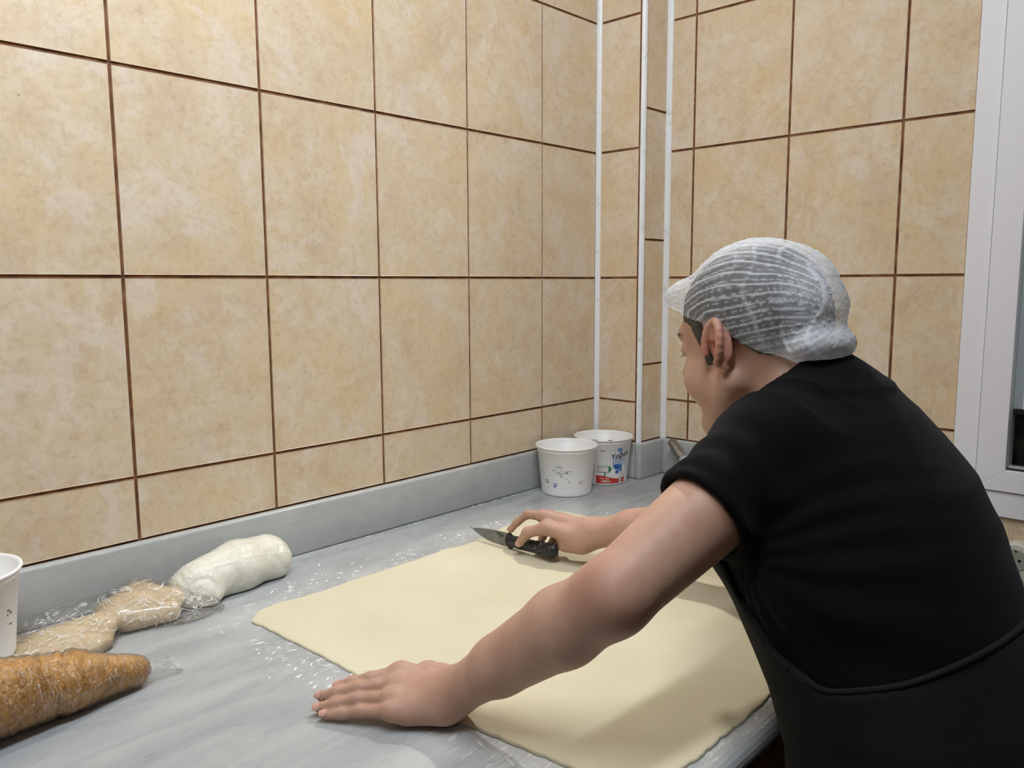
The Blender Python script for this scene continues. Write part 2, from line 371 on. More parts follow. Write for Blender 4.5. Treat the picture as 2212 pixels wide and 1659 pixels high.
# white corner beads
def bead(name, pts, r_=.0, mat=M_BEAD):
    v, f = [], []
    n = len(pts)
    for z in (BS - .004, CEIL): v += [(p[0], p[1], z) for p in pts]
    for k in range(n): f.append((k, (k + 1) % n, n + (k + 1) % n, n + k))
    f.append(tuple(range(n))[::-1]); f.append(tuple(range(n, 2 * n)))
    me = mesh(name, v, f); bm = bmesh.new(); bm.from_mesh(me); bmesh.ops.recalc_face_normals(bm, faces=bm.faces); bm.to_mesh(me); bm.free()
    return link(name, me, mat, kind='structure')
bead('trim_1', [(XC - .0095, -.003), (XC + .004, -.003), (XC + .004, .004), (XC + .004, -.0145), (XC - .004, -.0145), (XC - .0075, -.011), (XC - .0095, -.007)][0:2] + [(XC + .004, -.0165), (XC - .003, -.0145), (XC - .0075, -.010)])
q = []
for k in range(9):
    a = PI + k * (PI / 2) / 8; q.append((XC + .004 + .0105 * math.cos(a), YA + .004 + .0105 * math.sin(a)))
bead('trim_2', [(XC + .006, YA + .006)] + q)
bead('trim_3', [(XR - .0105, YA - .003), (XR + .002, YA - .003), (XR + .002, YA - .0175), (XR - .0045, YA - .0155), (XR - .009, YA - .0105)])

# ------------------------------------------------------------------ window
win = empty('window_1', (XR, (WY0 + WY1) / 2, WZ0), kind='structure')
def wpart(name, lo, hi, mat, b=.0015, **k): return keep_world(boxo(name, lo, hi, mat, b, 1, win, **k))
XF = XR - .012
for lo, hi in (((XF, WY0 - .046, WZ0), (XR + .05, WY0, WZ1)), ((XF, WY1, WZ0), (XR + .05, WY1 + .046, WZ1)), ((XF, WY1 + .046, WZ0), (XR + .05, WY0 - .046, WZ0 + .054)), ((XF, WY1 + .046, WZ1 - .05), (XR + .05, WY0 - .046, WZ1))):
    wpart('frame', lo, hi, M_PVC)
# sash with mitred corners
def mitred(y0, y1, z0, z1, w1, w2, x0, x1):
    """four mitred profile pieces of a rectangle; w1 wide, thickness x0..x1"""
    o = [(y0, z0), (y1, z0), (y1, z1), (y0, z1)]
    s = 1 if y1 > y0 else -1
    i = [(y0 + s * w1, z0 + w2), (y1 - s * w1, z0 + w2), (y1 - s * w1, z1 - w2), (y0 + s * w1, z1 - w2)]
    for k in range(4):
        a, b = k, (k + 1) % 4
        P = [o[a], o[b], i[b], i[a]]
        g = .0004
        cy = sum(p[0] for p in P) / 4; cz = sum(p[1] for p in P) / 4
        P = [(cy + (p[0] - cy) * (1 - g / .05), cz + (p[1] - cz) * (1 - g / .05)) if False else p for p in P]
        v = [(x0, p[0], p[1]) for p in P] + [(x1, p[0], p[1]) for p in P]
        f = [(0, 1, 2, 3), (7, 6, 5, 4)] + [(j, (j + 1) % 4, 4 + (j + 1) % 4, 4 + j) for j in range(4)]
        me = mesh('sash_rail', v, f); bm = bmesh.new(); bm.from_mesh(me); bmesh.ops.recalc_face_normals(bm, faces=bm.faces)
        bmesh.ops.bevel(bm, geom=bm.edges[:], offset=.0009, segments=1, affect='EDGES'); bm.to_mesh(me); bm.free()
        keep_world(link('sash_rail', me, M_PVC, win))
SY0, SY1, SZ0, SZ1 = WY0 - .0475, WY1 + .0475, WZ0 + .0555, WZ1 - .0515
mitred(SY0, SY1, SZ0, SZ1, .053, .045, XF - .006, XR + .04)
GY0, GY1, GZ0, GZ1 = SY0 - .053, SY1 + .053, SZ0 + .045, SZ1 - .045
wpart('gasket_and_gap_shade', (XR - .006, GY1, GZ0), (XR + .002, GY0, GZ0 + .004), M_DARKGASKETGAP, 0)
wpart('gasket_and_gap_shade', (XF - .0004, WY0 - .0476, WZ0 + .0540), (XR + .03, WY0 - .0462, WZ1 - .05), M_DARKGASKETGAP, 0)  # dark strip painting the shade in the gap between frame and sash
wpart('gasket_and_gap_shade', (XF - .0004, WY1 + .05, WZ0 + .0542), (XR + .03, WY0 - .0462, WZ0 + .0555), M_DARKGASKETGAP, 0)  # same painted gap shade along the bottom of the sash
wpart('glazing_bead', (XR - .004, GY1, GZ0 + .0), (XR + .010, GY0 - .003, GZ0 + .009), plain('bright_aluminium', srgb(214, 214, 222), .25, .6), 0)
gm = NT('window_glass'); _t = gm.n('ShaderNodeBsdfTransparent'); _t.inputs[0].default_value = (.965, .98, .99, 1); _g = gm.n('ShaderNodeBsdfGlossy'); _g.inputs['Roughness'].default_value = .02
_l = gm.n('ShaderNodeLayerWeight'); _l.inputs['Blend'].default_value = .12; _m = gm.n('ShaderNodeMixShader'); gm.l(_l.outputs['Fresnel'], _m.inputs[0]); gm.l(_t.outputs[0], _m.inputs[1]); gm.l(_g.outputs[0], _m.inputs[2]); gm.l(_m.outputs[0], gm.out.inputs['Surface'])
wpart('pane', (XR + .012, GY1, GZ0), (XR + .016, GY0, GZ1), gm.m, 0)
wpart('blind_panel', (XR + .019, GY1, 1.142), (XR + .023, GY0 - .016, GZ1), plain('pale_blue_blind', srgb(244, 248, 254), .6), 0)
wpart('blind_rail', (XR + .018, GY1, 1.130), (XR + .036, GY0, 1.142), M_DARKGASKETGAP, .001)
wpart('reveal_shade_strip', (XR + .0195, GY0 - .016, 1.142), (XR + .03, GY0, GZ1), plain('grey_reveal_shade', srgb(186, 190, 186), .7), 0)  # frame side beside the blind; the frame's shading is put into its grey
wpart('night_backing', (XR + .10, GY1 - .05, GZ0 - .05), (XR + .12, GY0 + .05, GZ1), plain('night_dark', srgb(22, 22, 20), .8), 0)  # dark sheet added behind the glass to stand for the night outside

# ------------------------------------------------------------------ countertop and upstand
ct = bmesh.new()
def sweep_counter():
    # cross-section in y,z swept along x; bullnosed front edge
    P = [(-.02 + .02, ZT - .03), (0.0, ZT)]
    for k in range(9):
        a = PI / 2 + k * PI / 8; P.append((-.955 + .015 * math.cos(a), ZT - .015 + .015 * math.sin(a)))
    return P
P = sweep_counter(); n = len(P); X0, X1 = -2.6, XR
v = [(X0, p[0], p[1]) for p in P] + [(X1, p[0], p[1]) for p in P]
f = [(k, (k + 1) % n, n + (k + 1) % n, n + k) for k in range(n)] + [tuple(range(n))[::-1], tuple(range(n, 2 * n))]
me = mesh('countertop', v, f); bm = bmesh.new(); bm.from_mesh(me); bmesh.ops.recalc_face_normals(bm, faces=bm.faces); bm.to_mesh(me); bm.free()
top = empty('marble_worktable', (-1.0, -.5, 0), label='grey veined marble worktop dusted with flour along the tiled walls', category='countertop')
keep_world(link('slab', me, M_TOP, top))
M_SUP = plain('dull_steel', srgb(90, 90, 92), .4, .8)
for x in (-2.45, -1.45, .25):
    for y in (-.10, -.86): keep_world(boxo('leg', (x - .02, y - .02, 0), (x + .02, y + .02, ZT - .0301), M_SUP, .002, 1, top))
for y in (-.10, -.86): keep_world(boxo('rail', (-2.43, y - .015, .20), (.23, y + .015, .23), M_SUP, .002, 1, top))
def upstand(lo, hi, label):
    o = boxo('marble_upstand', lo, hi, M_MARBLE, .005, 3, None, True, label=label, category='backsplash', group='marble upstands round the worktop')
    return o
UT = .9772
upstand((-2.6, -.020, ZT), (XC - .0202, -.0005, UT), 'long grey marble upstand along the left tiled wall')
upstand((XC - .020, YA - .0005, ZT), (XC - .0005, -.0002, UT), 'short marble upstand beside the labelled yogurt bucket on the pier')
upstand((XC - .020, YA - .020, ZT), (XR - .0202, YA - .0007, UT), 'smallest marble upstand block on the narrow pier side')
upstand((XR - .020, -.950, ZT), (XR - .0005, YA - .0003, UT), 'marble upstand behind the metal handle under the right wall')

# ------------------------------------------------------------------ implicit surface engine
def smin(a, b, k):
    h = np.clip(.5 + .5 * (b - a) / k, 0, 1); return b + (a - b) * h - k * h * (1 - h)
def V3(*a): return np.array(a, float)
class Prim:
    def __init__(s, k, c, R, sub=False): s.k, s.c, s.R, s.sub = k, np.array(c, float), R, sub
class RC(Prim):
    """round cone a->b, radii ra, rb; squash = (axis, factor) makes it flatter along axis"""
    def __init__(s, a, b, ra, rb, k=.01, squash=None, sub=False):
        a, b = np.array(a, float), np.array(b, float); s.a, s.b, s.ra, s.rb = a, b, ra, rb
        s.sq = None
        if squash is not None:
            n = np.array(squash[0], float); n /= np.linalg.norm(n); s.sq = (n, squash[1])
        super().__init__(k, (a + b) / 2, np.linalg.norm(b - a) / 2 + max(ra, rb), sub)
    def d(s, p):
        pa = p - s.a; ba = s.b - s.a
        if s.sq is not None:
            n, f_ = s.sq; t = pa @ n; u = ba @ n
            pa = pa + np.outer(t * (f_ - 1), n); ba = ba + n * (u * (f_ - 1))
        L = ba @ ba + 1e-12; h = np.clip(pa @ ba / L, 0, 1)
        q = pa - h[:, None] * ba
        return np.sqrt(np.einsum('ij,ij->i', q, q)) - (s.ra + (s.rb - s.ra) * h)
class EL(Prim):
    def __init__(s, c, r, rot=None, k=.01, sub=False):
        s.r = np.array(r, float); s.rot = np.eye(3) if rot is None else np.array(rot, float)
        super().__init__(k, c, max(r), sub)
    def d(s, p):
        q = (p - s.c) @ s.rot; k0 = np.linalg.norm(q / s.r, axis=1); k1 = np.linalg.norm(q / s.r ** 2, axis=1) + 1e-9
        return k0 * (k0 - 1) / k1
class SEC(Prim):
    """loft of horizontal ellipses: rows (z, cx, cy, rx, ry)"""
    def __init__(s, rows, k=.02, off=0.0):
        s.t = np.array(rows, float); s.off = off
        c = [(s.t[:, 1].min() + s.t[:, 1].max()) / 2, (s.t[:, 2].min() + s.t[:, 2].max()) / 2, (s.t[0, 0] + s.t[-1, 0]) / 2]
        super().__init__(k, c, (s.t[-1, 0] - s.t[0, 0]) / 2 + .25)
    def d(s, p):
        z = p[:, 2]; T = s.t; zc = np.clip(z, T[0, 0], T[-1, 0])
        cx, cy, rx, ry = (np.interp(zc, T[:, 0], T[:, j]) for j in (1, 2, 3, 4))
        rx = rx + s.off; ry = ry + s.off
        x, y = (p[:, 0] - cx), (p[:, 1] - cy)
        k0 = np.sqrt((x / rx) ** 2 + (y / ry) ** 2); k1 = np.sqrt((x / rx ** 2) ** 2 + (y / ry ** 2) ** 2) + 1e-9
        d = np.where(k0 < .3, (k0 - 1) * np.minimum(rx, ry), k0 * (k0 - 1) / k1)
        e = np.maximum(z - T[-1, 0], T[0, 0] - z) - s.off
        return np.where(e > 0, np.sqrt(np.maximum(d, 0) ** 2 + e ** 2) , np.maximum(d, e * .9 - .0))
def field(groups, p, bc=None, hd=0.0):
    D = np.full(len(p), 9.0)
    for (ko, prims) in groups:
        g = None
        for pr in prims:
            if bc is not None and np.linalg.norm(bc - pr.c) - pr.R > hd + .05 + pr.k: continue
            d = pr.d(p)
            if pr.sub:
                if g is not None: g = -smin(-g, d, pr.k)
            else: g = d if g is None else smin(g, d, pr.k)
        if g is not None: D = smin(D, g, ko)
    return D
def implicit(groups, h, lo, hi, post=None, name='surface'):
    """surface nets over sparse blocks -> mesh arrays"""
    lo = np.array(lo, float); hi = np.array(hi, float); B = 14
    nb = np.ceil((hi - lo) / (B * h)).astype(int)
    I = np.stack(np.meshgrid(*[np.arange(k) for k in nb], indexing='ij'), -1).reshape(-1, 3)
    cen = lo + (I + .5) * B * h; half = B * h * math.sqrt(3) / 2
    fd = np.concatenate([post(field(groups, c), c) if post else field(groups, c) for c in np.array_split(cen, max(1, len(cen) // 20000))])
    keep = np.abs(fd) < half * 1.35 + .012
    g1 = np.arange(B + 1); G = np.stack(np.meshgrid(g1, g1, g1, indexing='ij'), -1).reshape(-1, 3)
    cells, verts, quads = [], [], []
    S = nb * B + 4
    key = lambda q: (q[..., 0].astype(np.int64) * S[1] + q[..., 1]) * S[2] + q[..., 2]
    off8 = np.array([[x, y, z] for x in (0, 1) for y in (0, 1) for z in (0, 1)])
    E12 = [(a, b) for a in range(8) for b in range(a + 1, 8) if np.abs(off8[a] - off8[b]).sum() == 1]
    for bi in np.nonzero(keep)[0]:
        base = I[bi] * B; p = lo + (G + base) * h
        d = field(groups, p, cen[bi], half)
        if post: d = post(d, p)
        if d.min() > 0 or d.max() < 0: continue
        D = d.reshape(B + 1, B + 1, B + 1); s = D < 0
        c8 = np.stack([D[x:x + B, y:y + B, z:z + B] for x, y, z in off8], -1); s8 = c8 < 0
        act = s8.any(-1) & ~s8.all(-1); ix = np.argwhere(act)
        if len(ix):
            c = c8[act]; acc = np.zeros((len(ix), 3)); cnt = np.zeros(len(ix))
            for a, b in E12:
                m = (c[:, a] < 0) != (c[:, b] < 0)
                t = c[m, a] / (c[m, a] - c[m, b]); acc[m] += off8[a] + t[:, None] * (off8[b] - off8[a]); cnt[m] += 1
            cells.append(ix + base); verts.append(lo + (ix + base + acc / cnt[:, None]) * h)
        for ax in range(3):
            sl = [slice(0, B)] * 3; s2 = list(sl); s2[ax] = slice(1, B + 1)
            A_, B_ = s[tuple(sl)], s[tuple(s2)]
            e = np.argwhere(A_ != B_)
            if len(e):
                up = A_[tuple(e.T)]; e = e + base; u, w_ = (ax + 1) % 3, (ax + 2) % 3
                U = np.zeros(3, int); U[u] = 1; W = np.zeros(3, int); W[w_] = 1
                qd = np.stack([e - U - W, e - W, e, e - U], 1)
                qd[~up] = qd[~up][:, ::-1]; quads.append(qd)
    cells = np.concatenate(cells); verts = np.concatenate(verts); quads = np.concatenate(quads)
    ok = (quads >= 0).all((1, 2)); quads = quads[ok]
    ck = key(cells); od = np.argsort(ck); ck = ck[od]; verts = verts[od]
    qk = key(quads); ii = np.searchsorted(ck, qk); ii = np.clip(ii, 0, len(ck) - 1); ok = (ck[ii] == qk).all(1)
    return verts, ii[ok]
def np_mesh(name, v, q):
    me = bpy.data.meshes.new(name); me.vertices.add(len(v)); me.vertices.foreach_set('co', v.astype(np.float32).ravel())
    k = q.shape[1]
    me.loops.add(q.size); me.loops.foreach_set('vertex_index', q.astype(np.int32).ravel())
    me.polygons.add(len(q)); me.polygons.foreach_set('loop_start', np.arange(0, q.size, k, dtype=np.int32)); me.polygons.foreach_set('loop_total', np.full(len(q), k, dtype=np.int32))
    me.polygons.foreach_set('use_smooth', np.ones(len(q), bool)); me.update(calc_edges=True); me.validate(); return me
def sphere_noise(p, f, seed=0):
    """cheap smooth pseudo-noise in -1..1 from rotated sines"""
    r_ = np.random.default_rng(seed); s = np.zeros(len(p))
    for k in range(5):
        d = r_.normal(size=3); d /= np.linalg.norm(d); e = r_.normal(size=3); e /= np.linalg.norm(e)
        s += np.sin(p @ d * f * (1 + .35 * k) + r_.uniform(0, 6) + 1.3 * np.sin(p @ e * f * .7 + r_.uniform(0, 6)))
    return s / 5

# ------------------------------------------------------------------ sheet of dough
def dough_sheet():
    left = [(-.964, -.239), (-.957, -.30), (-.956, -.371), (-.952, -.502), (-.950, -.588), (-.938, -.689), (-.929, -.75), (-.919, -.852), (-.905, -.915), (-.885, -.932)]
    front = [(-.816, -.938), (-.713, -.940), (-.614, -.934), (-.45, -.938), (-.30, -.930), (-.19, -.925)]
    right = [(-.158, -.90), (-.150, -.78), (-.156, -.60), (-.152, -.45), (-.160, -.311), (-.162, -.225)]
    far = [(-.172, -.193), (-.203, -.183), (-.293, -.187), (-.353, -.196), (-.393, -.201), (-.430, -.214), (-.491, -.219), (-.529, -.209), (-.606, -.214), (-.714, -.213), (-.815, -.217), (-.897, -.207), (-.934, -.213)]
    base = np.array(left + front + right + far)
    # resample finely and roughen the edge
    P = []
    n = len(base)
    for i in range(n):
        a, b = base[i], base[(i + 1) % n]; m = max(1, int(np.linalg.norm(b - a) / .004))
        for k in range(m): P.append(a + (b - a) * k / m)
    P = np.array(P)
    for _ in range(3): P = .5 * P + .25 * (np.roll(P, 1, 0) + np.roll(P, -1, 0))
    t = np.roll(P, -1, 0) - np.roll(P, 1, 0); t /= np.linalg.norm(t, axis=1)[:, None]; nn = np.stack([-t[:, 1], t[:, 0]], 1)
    m = len(P); s = np.cumsum(np.linalg.norm(np.roll(P, -1, 0) - P, axis=1))
    jit = .0010 * np.sin(s * 45 + np.sin(s * 17)) + .0007 * np.sin(s * 150 + 1 + 2 * np.sin(s * 23)) + .0004 * np.sin(s * 390 + 2) + rng.normal(0, .0002, m)
    P = P + nn * jit[:, None]
    c = P.mean(0); rings = [(0.0, ZT + .0004), (0.0, ZT + .0022), (.0009, ZT + .0033), (.0028, ZT + .0039)]
    V, F = [], []
    inn = -nn if ((c - P[0]) @ nn[0]) < 0 else nn
    for d, z in rings:
        Q = P + inn * d; V += [(x, y, z) for x, y in Q]
    for f_ in np.linspace(.985, .0, 46)[0:45]:
        Q = c + (P + inn * .003 - c) * f_
        zz = ZT + .0040 + .0004 * sphere_noise(np.c_[Q, np.zeros(m)], 40, 3)
        V += [(x, y, z) for (x, y), z in zip(Q, zz)]
    R_ = len(rings) + 45
    for i in range(R_ - 1):
        for k in range(m): F.append((i * m + k, i * m + (k + 1) % m, (i + 1) * m + (k + 1) % m, (i + 1) * m + k))
    V.append((c[0], c[1], ZT + .004)); F += [((R_ - 1) * m + k, (R_ - 1) * m + (k + 1) % m, len(V) - 1) for k in range(m)]
    me = mesh('dough_sheet', V, F); bm = bmesh.new(); bm.from_mesh(me); bmesh.ops.recalc_face_normals(bm, faces=bm.faces); bm.to_mesh(me); bm.free()
    return link('dough_sheet', me, M_DOUGH, None, True, label='large thin rectangle of rolled cream dough under the man\'s arms', category='dough')
dough_sheet()
# little crumbs and smears of flour lying on the marble
def flour():
    bm = bmesh.new(); r_ = random.Random(3)
    def fleck(x, y, sx, sy, ang):
        m = 7; ps = []
        for k in range(m):
            a = 2 * PI * k / m; q_ = r_.uniform(.6, 1.1); px, py = sx * q_ * math.cos(a), sy * q_ * math.sin(a)
            ps.append((x + px * math.cos(ang) - py * math.sin(ang), y + px * math.sin(ang) + py * math.cos(ang)))
        vs = [bm.verts.new((a, b, ZT + .0002)) for a, b in ps]; tp = bm.verts.new((x, y, ZT + .0002 + min(.0012, .4 * min(sx, sy))))
        for k in range(m): bm.faces.new((vs[k], vs[(k + 1) % m], tp))
    for (x0, y0, x1, y1, n_, w_) in ((-.99, -.32, -.97, -.52, 46, .022), (-.95, -.17, -.55, -.175, 60, .02), (-.5, -.17, -.30, -.16, 60, .018), (-.13, -.25, -.12, -.60, 50, .022), (-2, -.024, .2, -.024, 120, .0015), (.30, -.17, .315, -.6, 34, .003), (-.99, -.8, -.96, -.95, 16, .02), (.03, -.35, .22, -.30, 24, .05), (-.88, -.14, -.70, -.16, 22, .03)):
        for _ in range(n_):
            t = r_.random(); x = x0 + (x1 - x0) * t + r_.gauss(0, w_); y = y0 + (y1 - y0) * t + r_.gauss(0, w_)
            if y > -.0215: y = -.0225
            s_ = 10 ** r_.uniform(-3.25, -2.65); fleck(x, y, s_ * r_.uniform(1.5, 4), s_, r_.gauss(.2, .5))
    me = bpy.data.meshes.new('flour'); bm.to_mesh(me); bm.free()
    link('flour', me, plain('flour', srgb(240, 240, 238), .95), None, False, kind='stuff', label='white flour crumbs scattered on the grey marble worktop', category='flour')
flour()

# ------------------------------------------------------------------ yogurt buckets
def cone_pt(c, ang, h, H=.123, RB=.0625, RT=.0735, off=.0006):
    r_ = RB + (RT - RB) * h / H + off
    return (c[0] + r_ * math.cos(ang), c[1] + r_ * math.sin(ang), c[2] + h)
def bucket(c, label, worn, H=.123, group=None):
    root = empty('yogurt_bucket', c, label=label, category='bucket')
    root['group'] = 'white yogurt buckets on the worktop'
    RB, RT = .0625, .0735
    pr = [(0.001, .003), (RB - .004, .003), (RB - .001, .0005), (RB, .003), (RB + .0004, .008), (RT - .0006, H - .014), (RT + .0008, H - .013), (RT + .0012, H - .010), (RT + .001, H - .006), (.0772, H - .0055), (.0788, H - .003), (.0785, H - .0005), (.0765, H), (.0745, H - .001), (RT - .001, H - .003), (RT - .0008, H - .010), (RT - .0028, H - .012), (RB - .0012, .010), (RB - .004, .005), (0.001, .005)]
    v, f = lathe(pr, 72, (0, 0, 0)); me = mesh('body', v, f)
    bm = bmesh.new(); bm.from_mesh(me); bmesh.ops.recalc_face_normals(bm, faces=bm.faces); bm.to_mesh(me); bm.free()
    b = link('tub', me, bucket_mat('bucket_plastic_' + ('worn' if worn else 'clean'), worn), root, True)
    return root
def wrap(flat_pts, faces, mat, parent, a0, dirn, h0, name, off=.0006):
    """flat outline pts (s metres round the tub, h metres up) wrapped on the tub wall"""
    V = []
    for (s_, h_) in flat_pts:
        r_ = .0625 + .011 * (h0 + h_) / .123 + off
        a = a0 + dirn * s_ / .068; V.append((r_ * math.cos(a), r_ * math.sin(a), h0 + h_))
    return link(name, mesh(name, V, faces), mat, parent)
def rect_patch(parent, a0, s0, s1, h0, h1, mat, name, top=None, off=.0005, n=14):
    V, F = [], []
    for i in range(n + 1):
        t = i / n; s_ = s0 + (s1 - s0) * t; V.append((s_, h0)); V.append((s_, top(t) if top else h1))
    F = [(2 * i, 2 * i + 2, 2 * i + 3, 2 * i + 1) for i in range(n)]
    return wrap(V, F, mat, parent, a0, 1, 0, name, off)
def blob_patch(parent, a0, s_, h_, rs, rh, mat, name, off=.0007, jag=0.0, seed=1, n=22):
    r_ = random.Random(seed); V = [(s_, h_)] + [(s_ + rs * math.cos(2 * PI * k / n) * (1 + jag * r_.uniform(-1, .6)), h_ + rh * math.sin(2 * PI * k / n) * (1 + jag * r_.uniform(-1, .6))) for k in range(n)]
    F = [(0, 1 + k, 1 + (k + 1) % n) for k in range(n)]
    return wrap(V, F, mat, parent, a0, 1, 0, name, off)
def text_patch(parent, a0, s_, h_, txt, size, mat, name, off=.0009, shear=0.0, rot=0.0, drop=None, bold=0.0):
    cu = bpy.data.curves.new('t', 'FONT'); cu.body = txt; cu.size = size; cu.align_x = 'CENTER'; cu.align_y = 'CENTER'; cu.shear = shear; cu.offset = bold; cu.resolution_u = 3
    to = bpy.data.objects.new('t', cu); COL.objects.link(to)
    me = bpy.data.meshes.new_from_object(to); bpy.data.objects.remove(to); bpy.data.curves.remove(cu)
    V = [(v.co.x, v.co.y) for v in me.vertices]; F = [tuple(p.vertices) for p in me.polygons]; bpy.data.meshes.remove(me)
    c_, sn = math.cos(rot), math.sin(rot); V = [(s_ + x * c_ - y * sn, h_ + x * sn + y * c_) for x, y in V]
    if drop is not None:
        F = [q for q in F if drop(sum(V[i][0] for i in q) / len(q), sum(V[i][1] for i in q) / len(q))]
    return wrap(V, F, mat, parent, a0, 1, 0, name, off)
I_BLUE = plain('ink_sky_blue', srgb(92, 138, 184), .5); I_NAVY = plain('ink_navy', srgb(30, 34, 92), .5); I_RED = plain('ink_red', srgb(198, 62, 46), .5)
I_GREEN = plain('ink_green', srgb(34, 128, 66), .5); I_WHITE = plain('ink_white', srgb(240, 238, 236), .5); I_BLACK = plain('ink_dark', srgb(58, 54, 60), .6); I_PALE = plain('ink_pale_blue', srgb(168, 184, 210), .5); I_ROYAL = plain('ink_royal', srgb(44, 96, 184), .5); I_BROWN = plain('dried_brown_dirt', srgb(96, 70, 48), .8)

b2 = bucket((.1445, -.0935, ZT + .0001), 'white yogurt bucket with a red and blue printed label in the corner', False)
A2 = .12 + math.atan2(-1.358 + .0935, -1.551 - .1445)          # side of the tub turned to the open room
def L2(s): return s
rect_patch(b2, A2, -.028, .0585, .006, .022, I_RED, 'label_band', top=lambda t: .024 + .004 * math.cos(t * 5.2 - .6) - .003 * t, off=.0006)
rect_patch(b2, A2, .0385, .0475, .006, .026, I_WHITE, 'label_tag', top=lambda t: .022 + .006 * math.sin(PI * t), off=.0010)
for k in range(3): rect_patch(b2, A2, .0405, .0455, .010 + .005 * k, .012 + .005 * k, I_BLACK, 'label_print', off=.0013, n=3)
text_patch(b2, A2, -.004, .0195, 'Tam Yağlı', .0062, I_WHITE, 'label_lettering', .0012)
text_patch(b2, A2, -.002, .0115, '1500g℮', .0085, I_WHITE, 'label_lettering', .0012, .25, bold=.0002)
text_patch(b2, A2, .038, .080, 'Yoğurt', .0185, I_NAVY, 'label_lettering', .0012, .25, .16, bold=.0003)
blob_patch(b2, A2, .0365, .0945, .0085, .0055, I_BLUE, 'label_emblem')
blob_patch(b2, A2, .030, .062, .014, .010, I_PALE, 'label_splash', .0006, .45, 4)
blob_patch(b2, A2, .028, .052, .010, .007, I_ROYAL, 'label_splash', .0008, .5, 5)
blob_patch(b2, A2, .040, .046, .016, .008, I_BLUE, 'label_splash', .0007, .5, 6)
blob_patch(b2, A2, .030, .036, .007, .0045, I_ROYAL, 'label_splash', .0009, .5, 8)
blob_patch(b2, A2, .050, .060, .012, .014, I_PALE, 'label_splash', .0006, .4, 9)
bt = [(0, 0), (.011, 0), (.0112, .024), (.0075, .031), (.0072, .037), (.0038, .037), (.0035, .031), (-.0002, .024)]
wrap([(.0465 + x, .028 + y) for x, y in bt], [tuple(range(8))], I_WHITE, b2, A2, 1, 0, 'label_bottle', .0011)
wrap([(.0462 + x * 1.12, .0275 + y * 1.03) for x, y in bt], [tuple(range(8))], I_BLUE, b2, A2, 1, 0, 'label_bottle_outline', .0009)
rect_patch(b2, A2, -.023, .008, .036, .053, I_GREEN, 'label_sign', off=.0008)
rect_patch(b2, A2, -.0218, .0055, .0372, .0518, I_WHITE, 'label_sign_face', off=.0011)
wrap([(.0078, .035), (.0078, .054), (.0145, .0445)], [(0, 1, 2)], I_GREEN, b2, A2, 1, 0, 'label_arrow', .0008)
wrap([(-.006, .036), (-.0025, .036), (-.0015, .026), (-.005, .026)], [(0, 1, 2, 3)], I_GREEN, b2, A2, 1, 0, 'label_post', .0012)
text_patch(b2, A2, -.0085, .0485, 'Süt Yağı %4.0', .0046, I_NAVY, 'label_lettering', .0014)
text_patch(b2, A2, -.0085, .0410, 'Protein % 4.0', .0046, I_RED, 'label_lettering', .0014)
for k in range(26):
    if k in (3, 4, 9, 15, 16): continue
    rect_patch(b2, A2, -.0480, -.0480 + random.uniform(.004, .0075), .022 + .0030 * k, .0235 + .0030 * k, I_BLACK, 'label_print', off=.0006, n=2)
rect_patch(b2, A2, -.0335, -.0325, .030, .076, I_BLACK, 'label_edge_line', off=.0006, n=2)
blob_patch(b2, A2, -.010, .0935, .009, .0010, I_BROWN, 'dirt_streak', .0007, .5, 2)
blob_patch(b2, A2, -.030, .108, .006, .003, I_BROWN, 'dirt_streak', .0007, .6, 3)
def rim_dirt(root, a, w_, seed):
    n_ = 8; V, F = [], []
    r_ = random.Random(seed)
    for k in range(n_ + 1):
        an = a + w_ * (k / n_ - .5); e = .0012 * math.sin(PI * k / n_) * r_.uniform(.5, 1)
        for rr in (.0790, .0765 - 0 * e): V.append((rr * math.cos(an), rr * math.sin(an), (.1215 if rr > .078 else .1234) + (e if rr > .078 else 0)))
    F = [(2 * k, 2 * k + 2, 2 * k + 3, 2 * k + 1) for k in range(n_)]
    link('rim_dirt', mesh('rim_dirt', V, F), I_BROWN, root)
rim_dirt(b2, A2 + .10, .16, 1); rim_dirt(b2, A2 - .42, .24, 2); rim_dirt(b2, A2 + 1.45, .14, 3)

b1 = bucket((-.0130, -.0955, ZT + .0001), 'white yogurt bucket with a worn-off label, front one of the corner pair', True)
A1 = math.atan2(-1.358 + .0955, -1.551 + .013)
def ring_patch(parent, a0, s_, h_, rs, rh, w_, mat, name, t0=0, t1=1, n=28):
    V, F = [], []
    for k in range(n + 1):
        t = 2 * PI * (t0 + (t1 - t0) * k / n); V += [(s_ + rs * math.cos(t), h_ + rh * math.sin(t)), (s_ + (rs - w_) * math.cos(t), h_ + (rh - w_) * math.sin(t))]
    F = [(2 * k, 2 * k + 2, 2 * k + 3, 2 * k + 1) for k in range(n)]
    wrap(V, F, mat, parent, a0, 1, 0, name)
ring_patch(b1, A1, -.018, .0790, .0098, .0042, .0009, I_BLUE, 'worn_emblem', .45, 1.02)
blob_patch(b1, A1, -.0165, .0782, .005, .0018, I_PALE, 'worn_emblem', .0007, .5, 3)
wr_ = random.Random(11); hsh = lambda x, y: (math.sin(x * 2300 + 1.0) + math.sin(y * 3100 + x * 900)) > .1
text_patch(b1, A1, -.012, .0645, 'Yoğurt', .0165, I_NAVY, 'worn_lettering', .0008, .15, .02, drop=lambda x, y: hsh(x, y))
